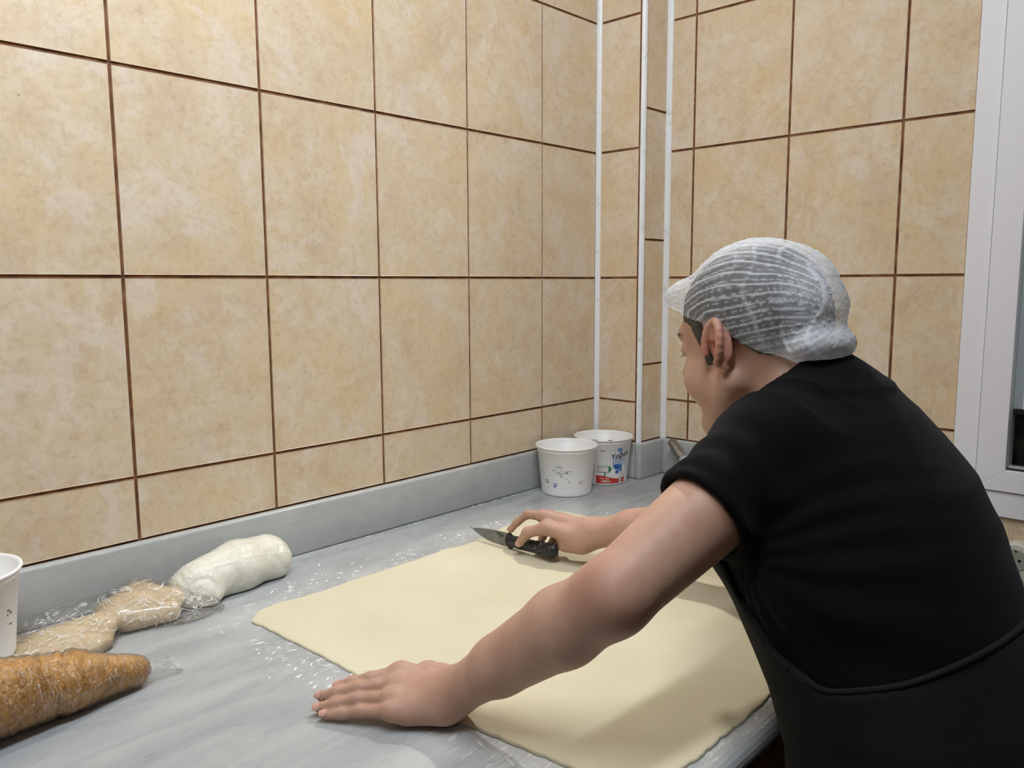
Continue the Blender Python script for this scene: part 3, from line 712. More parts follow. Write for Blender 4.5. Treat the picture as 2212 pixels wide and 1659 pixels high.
for (s_, h_, rs, rh, m_, sd) in ((-.0125, .0530, .0052, .0007, I_NAVY, 1), (.0000, .0490, .0022, .0006, I_NAVY, 2), (.0062, .0405, .0009, .0028, I_NAVY, 3), (-.0300, .0270, .0042, .0022, I_ROYAL, 4), (-.0290, .0330, .0070, .0030, I_PALE, 5), (-.0560, .0405, .0060, .0007, I_BLACK, 6), (-.0540, .0365, .0075, .0009, I_BROWN, 7), (-.0530, .0340, .0050, .0006, I_BLACK, 8), (.0360, .0370, .0040, .0006, I_BLACK, 9), (.0420, .0405, .0045, .0006, I_BROWN, 10), (.0400, .0345, .0012, .0010, I_BLACK, 12), (-.0500, .0215, .0030, .0006, I_BROWN, 13), (.0330, .0365, .003, .0005, I_RED, 14)):
    blob_patch(b1, A1, s_, h_, rs, rh, m_, 'worn_print', .0007, .5, sd)
rim_dirt(b1, A1 + PI + .25, .05, 7)

b3 = bucket((-1.317, -.1205, ZT + .0262), 'white bucket at the left picture edge beside the bagged dough', True)
A3 = math.atan2(-1.358 + .11, -1.551 + 1.326)
for (s_, h_, rs, rh, sd) in ((.062, .070, .0035, .0010, 1), (.0655, .0665, .0010, .0022, 2), (.0690, .065, .0008, .0022, 3), (.061, .0640, .0010, .0018, 4), (.067, .050, .004, .0008, 5)):
    blob_patch(b3, A3, s_, h_, rs, rh, I_BLACK, 'worn_print', .0007, .4, sd)

# ------------------------------------------------------------------ metal-handled scraper leaning in the corner
M_STEEL = NT('scuffed_steel'); _v = M_STEEL.coords((1, 1, 1)); M_STEEL.set(Base_Color=M_STEEL.ramp(M_STEEL.noise(_v, 60, 5, .7), [(.3, srgb(120, 112, 106)), (.7, srgb(172, 166, 160))]), Metallic=.85, Roughness=.34); M_STEEL = M_STEEL.m
M_FOIL = NT('floury_crumpled_foil'); _v = M_FOIL.coords(); M_FOIL.set(Base_Color=srgb(232, 232, 234), Metallic=.5, Roughness=.25); M_FOIL.bump(M_FOIL.noise(_v, 160, 5, .7, 1.0), 1.0, .006); M_FOIL = M_FOIL.m
sc_ = empty('dough_scraper', (.30, -.25, ZT), label='metal-handled scraper leaning on the marble upstand behind the man\'s sleeve', category='scraper')
hA, hB = Vector((.2990, -.2060, .9790)), Vector((.2700, -.2800, .9200))
dv = (hB - hA).normalized()
hp = [hA - dv * 0.000, hA + dv * .001, hA + dv * .004, hA + dv * .02, hA + dv * .05, hA + dv * .075, hA + dv * .088]
v, f = tube(hp, [.006, .0105, .0125, .0130, .0132, .0128, .0105], 20); keep_world(link('handle', mesh('handle', v, f), M_STEEL, sc_, True))
np_ = [hA + dv * t for t in (.066, .078, .092, .104, .118, .135)]
v, f = tube(np_, [.0134, .0136, .0118, .0088, .0062, .0050], 14); v = [Vector(a) + Vector([random.uniform(-.0009, .0009) for _ in range(3)]) for a in v]
keep_world(link('neck', mesh('neck', v, f), M_FOIL, sc_, True))
be = hA + dv * .132; side = dv.cross(Vector((0, 0, 1))).normalized(); up_ = side.cross(dv)
V = []
for (t, w_) in ((0, .012), (.012, .032), (.03, .045)):
    for s_ in (-1, 1):
        for q_ in (-1, 1):
            pz_ = be + dv * t + side * (s_ * w_) + up_ * (q_ * .0007); pz_.z = max(pz_.z, ZT + .0012 + (.0014 if q_ > 0 else 0)); V.append(pz_)
F = []
for i in range(2):
    b_ = 4 * i; F += [(b_, b_ + 4, b_ + 6, b_ + 2), (b_ + 1, b_ + 3, b_ + 7, b_ + 5), (b_, b_ + 1, b_ + 5, b_ + 4), (b_ + 2, b_ + 6, b_ + 7, b_ + 3)]
F += [(0, 2, 3, 1), (8, 9, 11, 10)]
keep_world(link('blade', mesh('blade', V, F), M_FOIL, sc_))

# ------------------------------------------------------------------ socket strip on the right wall
sk = empty('socket_outlet', (XR, -1.02, .80), label='white double wall socket at the right edge behind the man\'s back', category='socket')
M_SOCK = plain('ivory_socket', srgb(226, 224, 214), .4); M_SOCKG = plain('grey_socket_insert', srgb(172, 176, 166), .5); M_HOLE = plain('socket_hole', srgb(24, 20, 30), .8)
bm = bmesh.new()
def plate_outline():
    P = []
    for cz, a0 in ((.838, 0), (.776, PI)):
        for k in range(13):
            a = a0 + k * PI / 12; P.append((-1.022 + .034 * math.cos(a), cz + .034 * math.sin(a)))
    return P
P = plate_outline(); n = len(P)
V = [(XR - TH - .001, a, b) for a, b in P] + [(XR - TH - .030, a, b) for a, b in P]
cy, cz = -1.022, .807
V += [(XR - TH - .034, cy + (a - cy) * .93, cz + (b - cz) * .96) for a, b in P]
F = [(k, (k + 1) % n, n + (k + 1) % n, n + k) for k in range(n)] + [(n + k, n + (k + 1) % n, 2 * n + (k + 1) % n, 2 * n + k) for k in range(n)] + [tuple(range(n)), tuple(range(2 * n, 3 * n))]
me = mesh('housing', V, F); b_ = bmesh.new(); b_.from_mesh(me); bmesh.ops.recalc_face_normals(b_, faces=b_.faces); b_.to_mesh(me); b_.free()
keep_world(link('housing', me, M_SOCK, sk))
xf = XR - TH - .0345
def disc(cy, cz, r_, x, mat, name, parent, depth=.002, n=28):
    V = [(x, cy + r_ * math.cos(2 * PI * k / n), cz + r_ * math.sin(2 * PI * k / n)) for k in range(n)] + [(x - depth, cy + r_ * .96 * math.cos(2 * PI * k / n), cz + r_ * .96 * math.sin(2 * PI * k / n)) for k in range(n)]
    F = [(k, (k + 1) % n, n + (k + 1) % n, n + k) for k in range(n)] + [tuple(range(n)), tuple(range(n, 2 * n))[::-1]]
    me = mesh(name, V, F); o = keep_world(link(name, me, mat, parent)); return o
for cz in (.838, .783):
    ins = disc(-1.022, cz, .0235, xf + .001, M_SOCKG, 'socket_insert', sk)
    for dy, dz, rr in ((-.0075, 0, .0030), (.0075, 0, .0030), (0, .0185, .0022), (0, -.0185, .0022)):
        disc(-1.022 + dy, cz + dz, rr, xf - .0005, M_HOLE, 'pin_hole', sk, .0011, 12)

# ------------------------------------------------------------------ bags and loaves of dough
def impl_obj(name, groups, h, lo, hi, mat, parent=None, post=None, **props):
    v, q_ = implicit(groups, h, lo, hi, post); return link(name, np_mesh(name, v, q_), mat, parent, True, **props)
# wrapped pale loaf
def loaf_post(d, p):
    s = p @ V3(.92, -.10, .0); r_ = d
    r_ = r_ - .0012 * sphere_noise(p, 60, 5) - .0006 * sphere_noise(p, 160, 6)
    ln = np.abs((p[:, 2] - (ZT + .052)) + (p[:, 1] + .112) * 1.1 + .02 * (p[:, 0] + .93))   # the film's seam running along it
    r_ = r_ - .0012 * np.exp(-(ln / .0022) ** 2)
    e = np.linalg.norm(p - V3(-.820, -.108, ZT + .040), axis=1); r_ = r_ + .0030 * np.exp(-((e - .021 - .003 * sphere_noise(p, 90, 14)) / .0022) ** 2)
    e = np.linalg.norm(p - V3(-.985, -.128, ZT + .030), axis=1); r_ = r_ + .0022 * np.exp(-((e - .020 - .004 * sphere_noise(p, 90, 15)) / .0022) ** 2)
    ck = np.abs(p[:, 0] + .893 + .25 * (p[:, 2] - ZT - .03) - .002 * np.sin(p[:, 2] * 900)); r_ = r_ + .0018 * np.exp(-(ck / .0010) ** 2) * (np.abs(p[:, 2] - ZT - .036) < .010) * (p[:, 1] < -.08)
    fo = np.sin((p[:, 0] * .6 + p[:, 2]) * 420); r_ = r_ - .0005 * fo * np.exp(-((p[:, 0] + .905) / .02) ** 2) * (p[:, 2] < ZT + .03) - .0006 * np.sin(p[:, 0] * 600) * np.clip((-.975 - p[:, 0]) / .015, 0, 1)
    return np.maximum(r_, ZT + .0008 - p[:, 2])
loaf = [(.015, [RC((-.975, -.092, ZT + .030), (-.900, -.083, ZT + .036), .038, .044, .012), RC((-.900, -.083, ZT + .036), (-.842, -.072, ZT + .034), .044, .041, .012),
               RC((-.992, -.102, ZT + .018), (-.972, -.120, ZT + .016), .024, .022, .015), EL((-.995, -.088, ZT + .024), (.028, .034, .026), k=.015),
               EL((-.832, -.078, ZT + .030), (.032, .040, .034), k=.015), EL((-.892, -.146, ZT - .004), (.026, .018, .016), k=.012, sub=True)])]
impl_obj('dough_loaf', loaf, .0035, (-1.06, -.20, ZT - .01), (-.73, 0.0, ZT + .12), wrapped_mat('dough_under_film', srgb(214, 212, 196), srgb(230, 228, 214), srgb(236, 236, 226), .8, 44), None, loaf_post,
         label='pale rounded loaf of dough wrapped in clinging clear film by the upstand', category='dough')
# flat bagged dough with loose clear bag
bag = empty('bagged_dough', (-1.12, -.12, ZT), label='flat beige dough in a loose clear plastic bag left of the wrapped loaf', category='dough')
def pd_post(d, p):
    r_ = d - .0030 * sphere_noise(p, 32, 8) - .0008 * sphere_noise(p, 110, 9)
    return np.maximum(r_, ZT + .0012 - p[:, 2])
lumps = [(.006, [RC((-1.215, -.120, ZT + .016), (-1.145, -.125, ZT + .020), .030, .028, .02, ((0, 0, 1), 1.5)), EL((-1.19, -.150, ZT + .010), (.055, .040, .020), k=.015), EL((-1.290, -.105, ZT + .006), (.09, .075, .017), k=.02), EL((-1.34, -.115, ZT + .006), (.09, .085, .017), k=.02)]),
         (.006, [RC((-1.110, -.100, ZT + .024), (-1.035, -.105, ZT + .022), .032, .029, .02, ((0, 0, 1), 1.4)), RC((-1.105, -.125, ZT + .012), (-1.045, -.135, ZT + .012), .018, .017, .012), EL((-1.070, -.082, ZT + .030), (.036, .032, .024), k=.02)])]
o = impl_obj('dough_lump', lumps, .0035, (-1.46, -.24, ZT - .01), (-.98, -.021, ZT + .10), wrapped_mat('dough_in_bag', srgb(190, 168, 132), srgb(210, 190, 156), srgb(222, 206, 176), .22, 12), bag, pd_post); keep_world(o)
def film_post(d, p):
    r_ = d - .0025 - .0050 * np.abs(sphere_noise(p, 34, 12)) - .0014 * sphere_noise(p, 95, 13)
    return np.maximum(r_, ZT + .0006 - p[:, 2])
filmg = lumps + [(.02, [EL((-1.165, -.080, ZT + .024), (.070, .034, .022), k=.03), EL((-1.020, -.135, ZT + .010), (.050, .034, .012), k=.02), RC((-1.005, -.140, ZT + .014), (-.972, -.165, ZT + .008), .013, .002, .02, ((0, 0, 1), 1.5))])]
vF, qF = implicit(filmg, .004, (-1.32, -.22, ZT - .01), (-.92, -.0215, ZT + .11), film_post)
keep_world(link('plastic_bag', np_mesh('plastic_bag', vF, qF), film_mat('clear_bag_film', (.98, .97, .96, 1), .04, .55, 24, .60), bag, True))
# brown filling in a twisted bag
br = empty('filling_bag', (-1.25, -.31, ZT), label='tapered clear bag of caramel-brown filling in the lower left corner', category='bag')
BA, BB, BC = V3(-1.168, -.313, ZT + .0225), V3(-1.245, -.315, ZT + .038), V3(-1.375, -.318, ZT + .054)
def br_post(d, p):
    ax = BC - BA; L_ = np.linalg.norm(ax); ax = ax / L_; s = (p - BA) @ ax; rad = p - BA - np.outer(s, ax)
    an = np.arctan2(rad[:, 2], rad[:, 1])
    amp = np.clip((s - .03) / .06, 0, 1)
    w_ = s * 235 + 2.4 * np.sin(an * 1.3 + s * 22) + 2.6 * sphere_noise(p, 30, 3)
    w1 = -np.exp(-((np.sin(w_) - 1) / .10) ** 2) * np.clip(.55 + .9 * sphere_noise(p, 24, 5), 0, 1)
    w2 = -np.exp(-((np.sin(w_ * 1.7 + 1.0) - 1) / .08) ** 2) * np.clip(.3 + .9 * sphere_noise(p, 40, 6), 0, 1)
    r_ = d - amp * (.0052 * w1 + .0030 * w2) - .0010 * sphere_noise(p, 90, 22) - .0007 * sphere_noise(p, 230, 23)
    return np.maximum(r_, ZT + .0008 - p[:, 2])
brg = [(.01, [RC(BA, BB, .0195, .034, .012), RC(BB, BC, .034, .052, .015), RC(BC, BC + V3(-.1, -.02, .0), .052, .055, .01)])]
o = impl_obj('filling', brg, .0030, (-1.50, -.46, ZT - .01), (-1.12, -.22, ZT + .13), wrapped_mat('caramel_filling_under_film', srgb(178, 128, 60), srgb(206, 154, 82), srgb(222, 178, 112), 1.1, 62), br, br_post); keep_world(o)
def brf_post(d, p):
    r_ = br_post(d - .0012, p) - .0016 * np.abs(sphere_noise(p, 70, 41)) - .0010 * np.abs(sphere_noise(p, 170, 42)) - .0005 * sphere_noise(p, 420, 43)
    return np.maximum(r_, ZT + .0005 - p[:, 2])
vF, qF = implicit(brg, .0028, (-1.50, -.46, ZT - .01), (-1.12, -.22, ZT + .13), brf_post)
keep_world(link('clear_wrap', np_mesh('clear_wrap', vF, qF), film_mat('crinkled_clear_wrap', (1, 1, 1, 1), .0, .30, 34, .70, (2.4, 1, .8)), br, True))
tl = []
for i in range(9):
    t = i / 8
    for k in range(17):
        a = 2 * PI * k / 16; rr = .011 + .012 * t + .003 * math.sin(5 * a + 3 * t); fl = 1 - .6 * t
        tl.append((-1.158 + .052 * t + .003 * math.sin(7 * a), -.315 + .018 * t + rr * math.cos(a), ZT + .0012 + .013 * (1 - t) + rr * fl * (.5 + .5 * math.sin(a)) + .002 * math.sin(9 * a + 4 * t) * t))
F = [(i * 17 + k, i * 17 + k + 1, (i + 1) * 17 + k + 1, (i + 1) * 17 + k) for i in range(8) for k in range(16)]
keep_world(link('bag_tail', mesh('bag_tail', tl, F), film_mat('clear_tail_film', (.99, .99, .99, 1), .06, .6, 60, .2), br, True))
# a few torn shreds of film under the loaf
#PERSON
person = empty('person', (-.57, -1.10, 0), label='man in black t-shirt, dark apron and white hairnet leaning over to cut dough', category='person')
def body_part(name, v, q_, mat, **k): return keep_world(link(name, np_mesh(name, v, q_), mat, person, True, **k))
# ---- skeleton (metres, world)
SL, EL_, WL = V3(-.662, -.940, 1.200), V3(-.8985, -.8850, 1.0800), V3(-.940, -.685, .918)
SR, ER, WR = V3(-.375, -.925, 1.195), V3(-.335, -.705, 1.005), V3(-.398, -.478, .942)
TORSO = [(.62, -.580, -1.140, .165, .120), (.78, -.580, -1.120, .182, .135), (.88, -.580, -1.102, .182, .130), (.95, -.580, -1.082, .184, .135), (1.01, -.577, -1.052, .184, .145), (1.07, -.570, -1.021, .188, .154), (1.12, -.557, -.998, .187, .155), (1.17, -.544, -.976, .182, .145), (1.21, -.530, -.959, .164, .122), (1.245, -.518, -.950, .125, .095), (1.27, -.508, -.945, .085, .065)]
def shrink(T, e): return [(z, x, y, a - e, b - e) for z, x, y, a, b in T]
# ---- head frame
def head_R(yaw, pi_, ro):
    h = V3(math.cos(yaw), math.sin(yaw), 0); l = np.cross(V3(0, 0, 1), h)
    F_ = math.cos(pi_) * h - math.sin(pi_) * V3(0, 0, 1); U_ = math.sin(pi_) * h + math.cos(pi_) * V3(0, 0, 1)
    c, s = math.cos(ro), math.sin(ro); return np.array([F_, c * l + s * U_, -s * l + c * U_]).T
HO = V3(-.512, -.835, 1.318); HR = head_R(1.46, .26, .02)
def H(x, y, z): return HO + HR @ V3(x, y, z)
def hrc(a, b, ra, rb, k=.01, sq=None, sub=False): return RC(H(*a), H(*b), ra, rb, k, None if sq is None else (HR @ V3(*sq[0]), sq[1]), sub)
def hel(c, r, k=.01, rot=None, sub=False): return EL(H(*c), r, HR if rot is None else HR @ rot, k, sub)
skull = [hel((-.014, 0, .048), (.097, .077, .078), .02), hel((-.035, 0, .020), (.078, .070, .070), .02)]
face = [hel((.034, 0, .000), (.060, .062, .080), .025), hel((.040, 0, -.052), (.046, .060, .050), .02),
        hrc((.000, .054, -.048), (.066, .020, -.098), .022, .016, .02), hrc((.000, -.054, -.048), (.066, -.020, -.098), .022, .016, .02),
        hrc((.070, .012, -.104), (.070, -.012, -.104), .018, .018, .015), hel((.022, 0, -.085), (.048, .046, .026), .02),
        hel((.054, .040, -.036), (.032, .026, .034), .015), hel((.054, -.040, -.036), (.032, .026, .034), .015),
        hrc((.078, .030, .034), (.080, -.030, .034), .014, .014, .012)]
for s in (1, -1): face.append(hel((.096, s * .032, .010), (.018, .019, .012), .010, sub=True))
for s in (1, -1): face.append(hel((.074, s * .032, .011), (.0155, .0165, .0125), .004))
nose = [hrc((.088, 0, .020), (.109, 0, -.020), .0075, .0115, .008), hrc((.096, .012, -.026), (.104, .006, -.026), .0085, .0075, .006), hrc((.096, -.012, -.026), (.104, -.006, -.026), .0085, .0075, .006)]
lips = [hrc((.084, -.018, -.052), (.089, 0, -.0495), .004, .0065, .005), hrc((.084, .018, -.052), (.089, 0, -.0495), .004, .0065, .005), hrc((.082, -.015, -.061), (.087, 0, -.062), .004, .007, .005), hrc((.082, .015, -.061), (.087, 0, -.062), .004, .007, .005)]
groups = [(.01, skull + face + nose + lips)]
# neck
NB = V3(-.513, -.935, 1.235)
groups.append((.022, [RC(H(-.040, 0, -.035), NB, .058, .066, .02), RC(H(.012, 0, -.088), V3(-.508, -.885, 1.215), .036, .044, .02)]))
# ears
def ear(s):
    g = []; P = []
    for k in range(15):
        a = math.radians(-62 + 262 * k / 14); P.append((-.004 - .0165 * math.cos(a) * (1.0) - .006 * math.sin(a) + .004, s * (.0765 + .0125 * max(0, math.cos(a)) + .004), .004 + .0295 * math.sin(a)))
    P = [(.012 - .020, s * .0770, -.030)] + P[0:]
    for a, b in zip(P[:-1], P[1:]): g.append(hrc(a, b, .0049, .0049, .003))
    g.append(hrc((-.006, s * .076, -.024), (-.004, s * .0760, -.035), .0065, .0065, .004))       # lobe
    g.append(hel((-.010, s * .0800, .002), (.0165, .0050, .028), .005, None))
    g.append(hrc((-.014, s * .076, .012), (-.014, s * .076, -.014), .008, .007, .006))                 # back of the concha
    g.append(hrc((.004, s * .0745, .002), (.004, s * .0745, -.008), .0050, .0045, .004))                 # tragus
    g.append(hel((.001, s * .086, -.002), (.0065, .011, .011), .004, sub=True)); g.append(hel((-.004, s * .089, .014), (.0040, .0065, .009), .004, sub=True))
    return (.004, g)
groups += [ear(1), ear(-1)]
# trunk and legs
groups.append((.03, [SEC(shrink(TORSO, .017), .02)]))
for s, kx in ((1, -.70), (-1, -.46)):
    groups.append((.03, [RC((-.58 - s * .085, -1.13, .80), (-.58 - s * .10, -1.105, .46), .082, .056, .02), RC((-.58 - s * .10, -1.105, .46), (-.58 - s * .105, -1.16, .09), .054, .038, .02)]))
# arms
def armg(S_, E_, W_, sg, big=1.0):
    ex = (E_ - S_) / np.linalg.norm(E_ - S_); fx = (W_ - E_) / np.linalg.norm(W_ - E_)
    mid = E_ + .42 * (W_ - E_)
    nrm = V3(0, 0, 1) - fx * fx[2]
    g = [RC(S_, E_, .056, .040, .012), EL(S_ + V3(.001, -.012, -.001), (.058, .056, .053), k=.03),
         RC(E_, E_ + .28 * (W_ - E_), .039, .0425 * big, .015), RC(E_ + .28 * (W_ - E_), E_ + .68 * (W_ - E_), .0425 * big, .0350, .012), RC(E_ + .68 * (W_ - E_), W_, .0345, .0280, .012, (nrm, 1.10))]
    ol = E_ + (ex - fx) * .0 + (ex - fx) / np.linalg.norm(ex - fx) * .020
    g.append(RC(ol, ol - ex * .012, .016, .015, .014))
    return (.028, g)
groups += [armg(SL, EL_, WL, 1, 1.0), armg(SR, ER, WR, -1, .84)]
# ---- hands: joint lists world; radii per joint
LH = dict(index=[(-.9556, -.6018, .921), (-.9905, -.5863, .9200), (-1.0045, -.5680, .9140), (-1.0135, -.5540, .9080)],
          middle=[(-.9719, -.6155, .9165), (-1.0068, -.5845, .9130), (-1.0234, -.5623, .9060), (-1.0335, -.5440, .8985)],
          ring=[(-.9881, -.6285, .9095), (-1.0160, -.5920, .9050), (-1.0316, -.5708, .8980), (-1.0435, -.5545, .8915)],
          pinky=[(-.9996, -.6399, .9010), (-1.0200, -.6065, .8970), (-1.0329, -.5865, .8920), (-1.0450, -.5695, .8888)],
          thumb=[(-.913, -.640, .908), (-.9080, -.603, .903), (-.9200, -.570, .894), (-.9350, -.5520, .8925)])
RHj = dict(index=[(-.4300, -.3830, .9630), (-.4330, -.3440, .9600), (-.4390, -.3220, .9420), (-.4420, -.3070, .9235)],
          middle=[(-.4170, -.3900, .9590), (-.4030, -.3640, .9400), (-.4080, -.3620, .9150), (-.4330, -.3690, .8960)],
          ring=[(-.4100, -.4070, .9550), (-.3950, -.3860, .9360), (-.4050, -.3850, .9080), (-.4360, -.3880, .8955)],
          pinky=[(-.4060, -.4270, .9480), (-.3970, -.4090, .9290), (-.4080, -.4060, .9080), (-.4340, -.4050, .8950)],
          thumb=[(-.4300, -.4420, .9390), (-.4470, -.4020, .9480), (-.4580, -.3660, .9340), (-.4600, -.3490, .9120)])
RAD = dict(index=(.0098, .0081, .0075, .0067), middle=(.0100, .0083, .0076, .0068), ring=(.0096, .0080, .0073, .0065), pinky=(.0088, .0074, .0067, .0058), thumb=(.0145, .0118, .0105, .0085))
def handg(J, W_, palm_n, heel):
    out = []; palm = []
    for f_ in ('index', 'middle', 'ring', 'pinky'):
        m = V3(*J[f_][0]); st = W_ + (m - W_) * .12
        palm.append(RC(st, m, .0165, RAD[f_][0] + .0015, .012, (palm_n, 1.15)))
    th = [V3(*j) for j in J['thumb']]
    palm.append(RC(W_ + (th[0] - W_) * .25, th[0], .018, .0155, .012)); palm.append(RC(th[0], th[1], .0150, .0122, .010))
    palm += heel
    for f_ in ('index', 'middle', 'ring', 'pinky', 'thumb'):
        P = [V3(*j) for j in J[f_]]; R_ = RAD[f_]; g = []
        for i in range(3):
            if f_ == 'thumb' and i == 0: continue
            a, b = P[i], P[i + 1]; g.append(RC(a, b, R_[i] * (1.0 if i == 0 else .97), R_[i + 1], .0025))
            if i > 0: g.append(RC(a - (b - a) * .05, a + (b - a) * .05, R_[i] * 1.01, R_[i] * 1.01, .004))
        if f_ != 'thumb':
            g.append(RC(P[0] + V3(*palm_n) * .002, P[0] + V3(*palm_n) * .002 + (P[1] - P[0]) * .1, R_[0] * 1.02, R_[0], .006))
        out.append((.0014 if f_ != 'thumb' else .003, g))
    out.append((.009, palm))
    return out
nL = V3(-.30, -.28, .91); nL /= np.linalg.norm(nL)
nR = V3(-.75, .1, .62); nR /= np.linalg.norm(nR)
lh = handg(LH, WL, nL, [RC((-.954, -.610, .918), (-.918, -.628, .910), .0125, .0150, .012), RC((-.950, -.600, .912), (-.916, -.600, .904), .0105, .0115, .012), RC((-.957, -.682, .905), (-.985, -.650, .898), .019, .016, .012)])
rh = handg(RHj, WR, nR, [RC((-.424, -.468, .926), (-.430, -.436, .919), .019, .014, .010), RC((-.412, -.440, .935), (-.418, -.410, .935), .020, .016, .010)])
# the hand surfaces join the arms with a wide blend: palm first, fingers with a tight one
bodyg = lh + rh + groups
def body_post(d, p):
    keepz = ZT + np.where((p[:, 0] > -.955) & (p[:, 1] < -.2), .0044, .0006)
    on = (p[:, 1] > -.965)
    d = np.where(on & (p[:, 2] < ZT + .03), np.maximum(d, keepz - p[:, 2]), d)
    return d
LOb, HIb = (-1.10, -1.34, .03), (-.22, -.25, 1.50)
v1, q1 = implicit(bodyg, .0026, LOb, HIb, body_post)
body = body_part('body', v1, q1, M_SKIN, label='skin of face, neck, forearms and hands')
# fingernails
M_NAIL = plain('fingernail', srgb(204, 160, 148), .25)
def nail(parent, P, Q, r_, nrm, wid):
    P, Q = V3(*P), V3(*Q); t = (Q - P) / np.linalg.norm(Q - P); n_ = V3(*nrm); n_ -= t * (n_ @ t); n_ /= np.linalg.norm(n_); s = np.cross(t, n_)
    V, F = [], []
    for i in range(7):
        u = i / 6; L_ = -.003 + .0105 * u; w0 = wid * (1 - .9 * max(0, (abs(u - .5) * 2) ** 5) * .5)
        for j in range(7):
            a = (j / 6 - .5) * 2 * w0 / r_; rr = r_ + .0006 - (.0016 * max(0, u - .6))
            V.append(Q + t * L_ + (math.cos(a) * n_ + math.sin(a) * s) * rr)
    F = [(i * 7 + j, i * 7 + j + 1, (i + 1) * 7 + j + 1, (i + 1) * 7 + j) for i in range(6) for j in range(6)]
    o = keep_world(link('fingernail', mesh('fingernail', V, F), M_NAIL, body, True)); return o
for f_ in ('index', 'middle', 'ring', 'pinky'):
    nail(body, LH[f_][2], LH[f_][3], RAD[f_][3], (-.35, -.35, .87), .0058 if f_ != 'pinky' else .0048)
nail(body, RHj['thumb'][2], RHj['thumb'][3], RAD['thumb'][3], (-.9, -.35, .1), .0065)
nail(body, RHj['index'][2], RHj['index'][3], RAD['index'][3], (-.3, .5, .8), .0055)
# ---- eyes, brows and lashes
M_EYE = plain('eye_white', srgb(226, 222, 216), .2); M_IRIS = plain('iris_brown', srgb(52, 34, 22), .2)
def uv_ball(name, c, r_, mat, parent, ax=None):
    bm = bmesh.new(); bmesh.ops.create_uvsphere(bm, u_segments=20, v_segments=12, radius=1)
    for v in bm.verts: v.co = Vector(c) + Vector(HR @ (np.array(v.co) * np.array(r_)))
    me = bpy.data.meshes.new(name); bm.to_mesh(me); bm.free(); return keep_world(link(name, me, mat, parent, True))
for s in (1, -1):
    e = uv_ball('eye', H(.0770, s * .032, .0085), (.0115, .0115, .0075), M_EYE, person)
    uv_ball('iris', H(.0855, s * .032, .0065), (.0035, .0052, .0050), M_IRIS, e)
    V, F = [], []
    for k in range(13):
        t = k / 12; y = s * (.014 + .036 * t); x0 = .0925 - .018 * t ** 2; z = .031 + .006 * math.sin(PI * t); x0 += .0035
        V += [H(x0, y, z - .0035 * (1 - .5 * t)), H(x0 + .0028, y, z), H(x0 - .001, y, z + .0035 * (1 - .5 * t))]
    F = [(3 * k + a, 3 * k + a + 3, 3 * k + a + 4, 3 * k + a + 1) for k in range(12) for a in (0, 1)]
    keep_world(link('eyebrow', mesh('eyebrow', V, F), M_HAIR, person))
    V, F = [], []
    for k in range(15):
        t = k / 14; y = s * (.020 + .026 * t); x0 = .0900 - .010 * t ** 2; z = .0045; b_ = len(V)
        V += [H(x0, y - .0004, z), H(x0, y + .0004, z), H(x0 + .0065, y + s * .003 * t, z - .0035)]
        F.append((b_, b_ + 1, b_ + 2))
    keep_world(link('eyelashes', mesh('eyelashes', V, F), M_HAIR, person))
# ---- hair under the net, with the sideburns
def rim_z(x):   # lower edge of the net, head frame
    return np.interp(x, [-.17, -.13, -.09, -.055, -.025, .0, .03, .07, .10, .13], [-.060, -.058, -.055, -.035, -.004, .026, .034, .052, .066, .070])
def to_head(p): return (p - HO) @ HR
hairg = [(.01, [hel((-.016, 0, .050), (.1025, .0820, .0835), .02), hel((-.040, 0, .018), (.080, .0745, .074), .02)])]
def hair_post(d, p):
    q = to_head(p); d = np.maximum(d - .0012 * sphere_noise(p, 220, 4), (rim_z(q[:, 0]) - np.where(q[:, 0] > .02, .012, -.010) - q[:, 2]) * .9)
    sbn = np.abs(q[:, 1])
    side = np.maximum(np.maximum(np.abs(q[:, 0] - (.034 - .10 * (.03 - q[:, 2]) )) - .0095, q[:, 2] - .05), -.040 - q[:, 2])
    return d
v_, q_ = implicit(hairg, .0032, HO - .17, HO + .19, hair_post); hair = body_part('hair', v_, q_, M_HAIR)
for s in (1, -1):
    V, F = [], []
    for i in range(17):
        t = i / 16; z = .050 - .072 * t; xc = .038 - .016 * t; wd = .0105 * (1 - .35 * t)
        for j in range(7):
            x = xc + wd * (j / 3 - 1) + (.0018 * math.sin(9 * t + j * 2) if j in (0, 6) else 0)
            # drop on to the side of the head by marching inwards
            lo_, hi_ = .02, .12
            for _ in range(22):
                m_ = (lo_ + hi_) / 2
                if field(groups[:1], H(x, s * m_, z)[None, :])[0] > 0: hi_ = m_
                else: lo_ = m_
            V.append(H(x, s * (hi_ + (.0012 if 0 < j < 6 and i < 16 else -.0004)), z))
    F = [(i * 7 + j, i * 7 + j + 1, (i + 1) * 7 + j + 1, (i + 1) * 7 + j) for i in range(16) for j in range(6)]
    keep_world(link('sideburn', mesh('sideburn', V, F), M_HAIR, person, True))
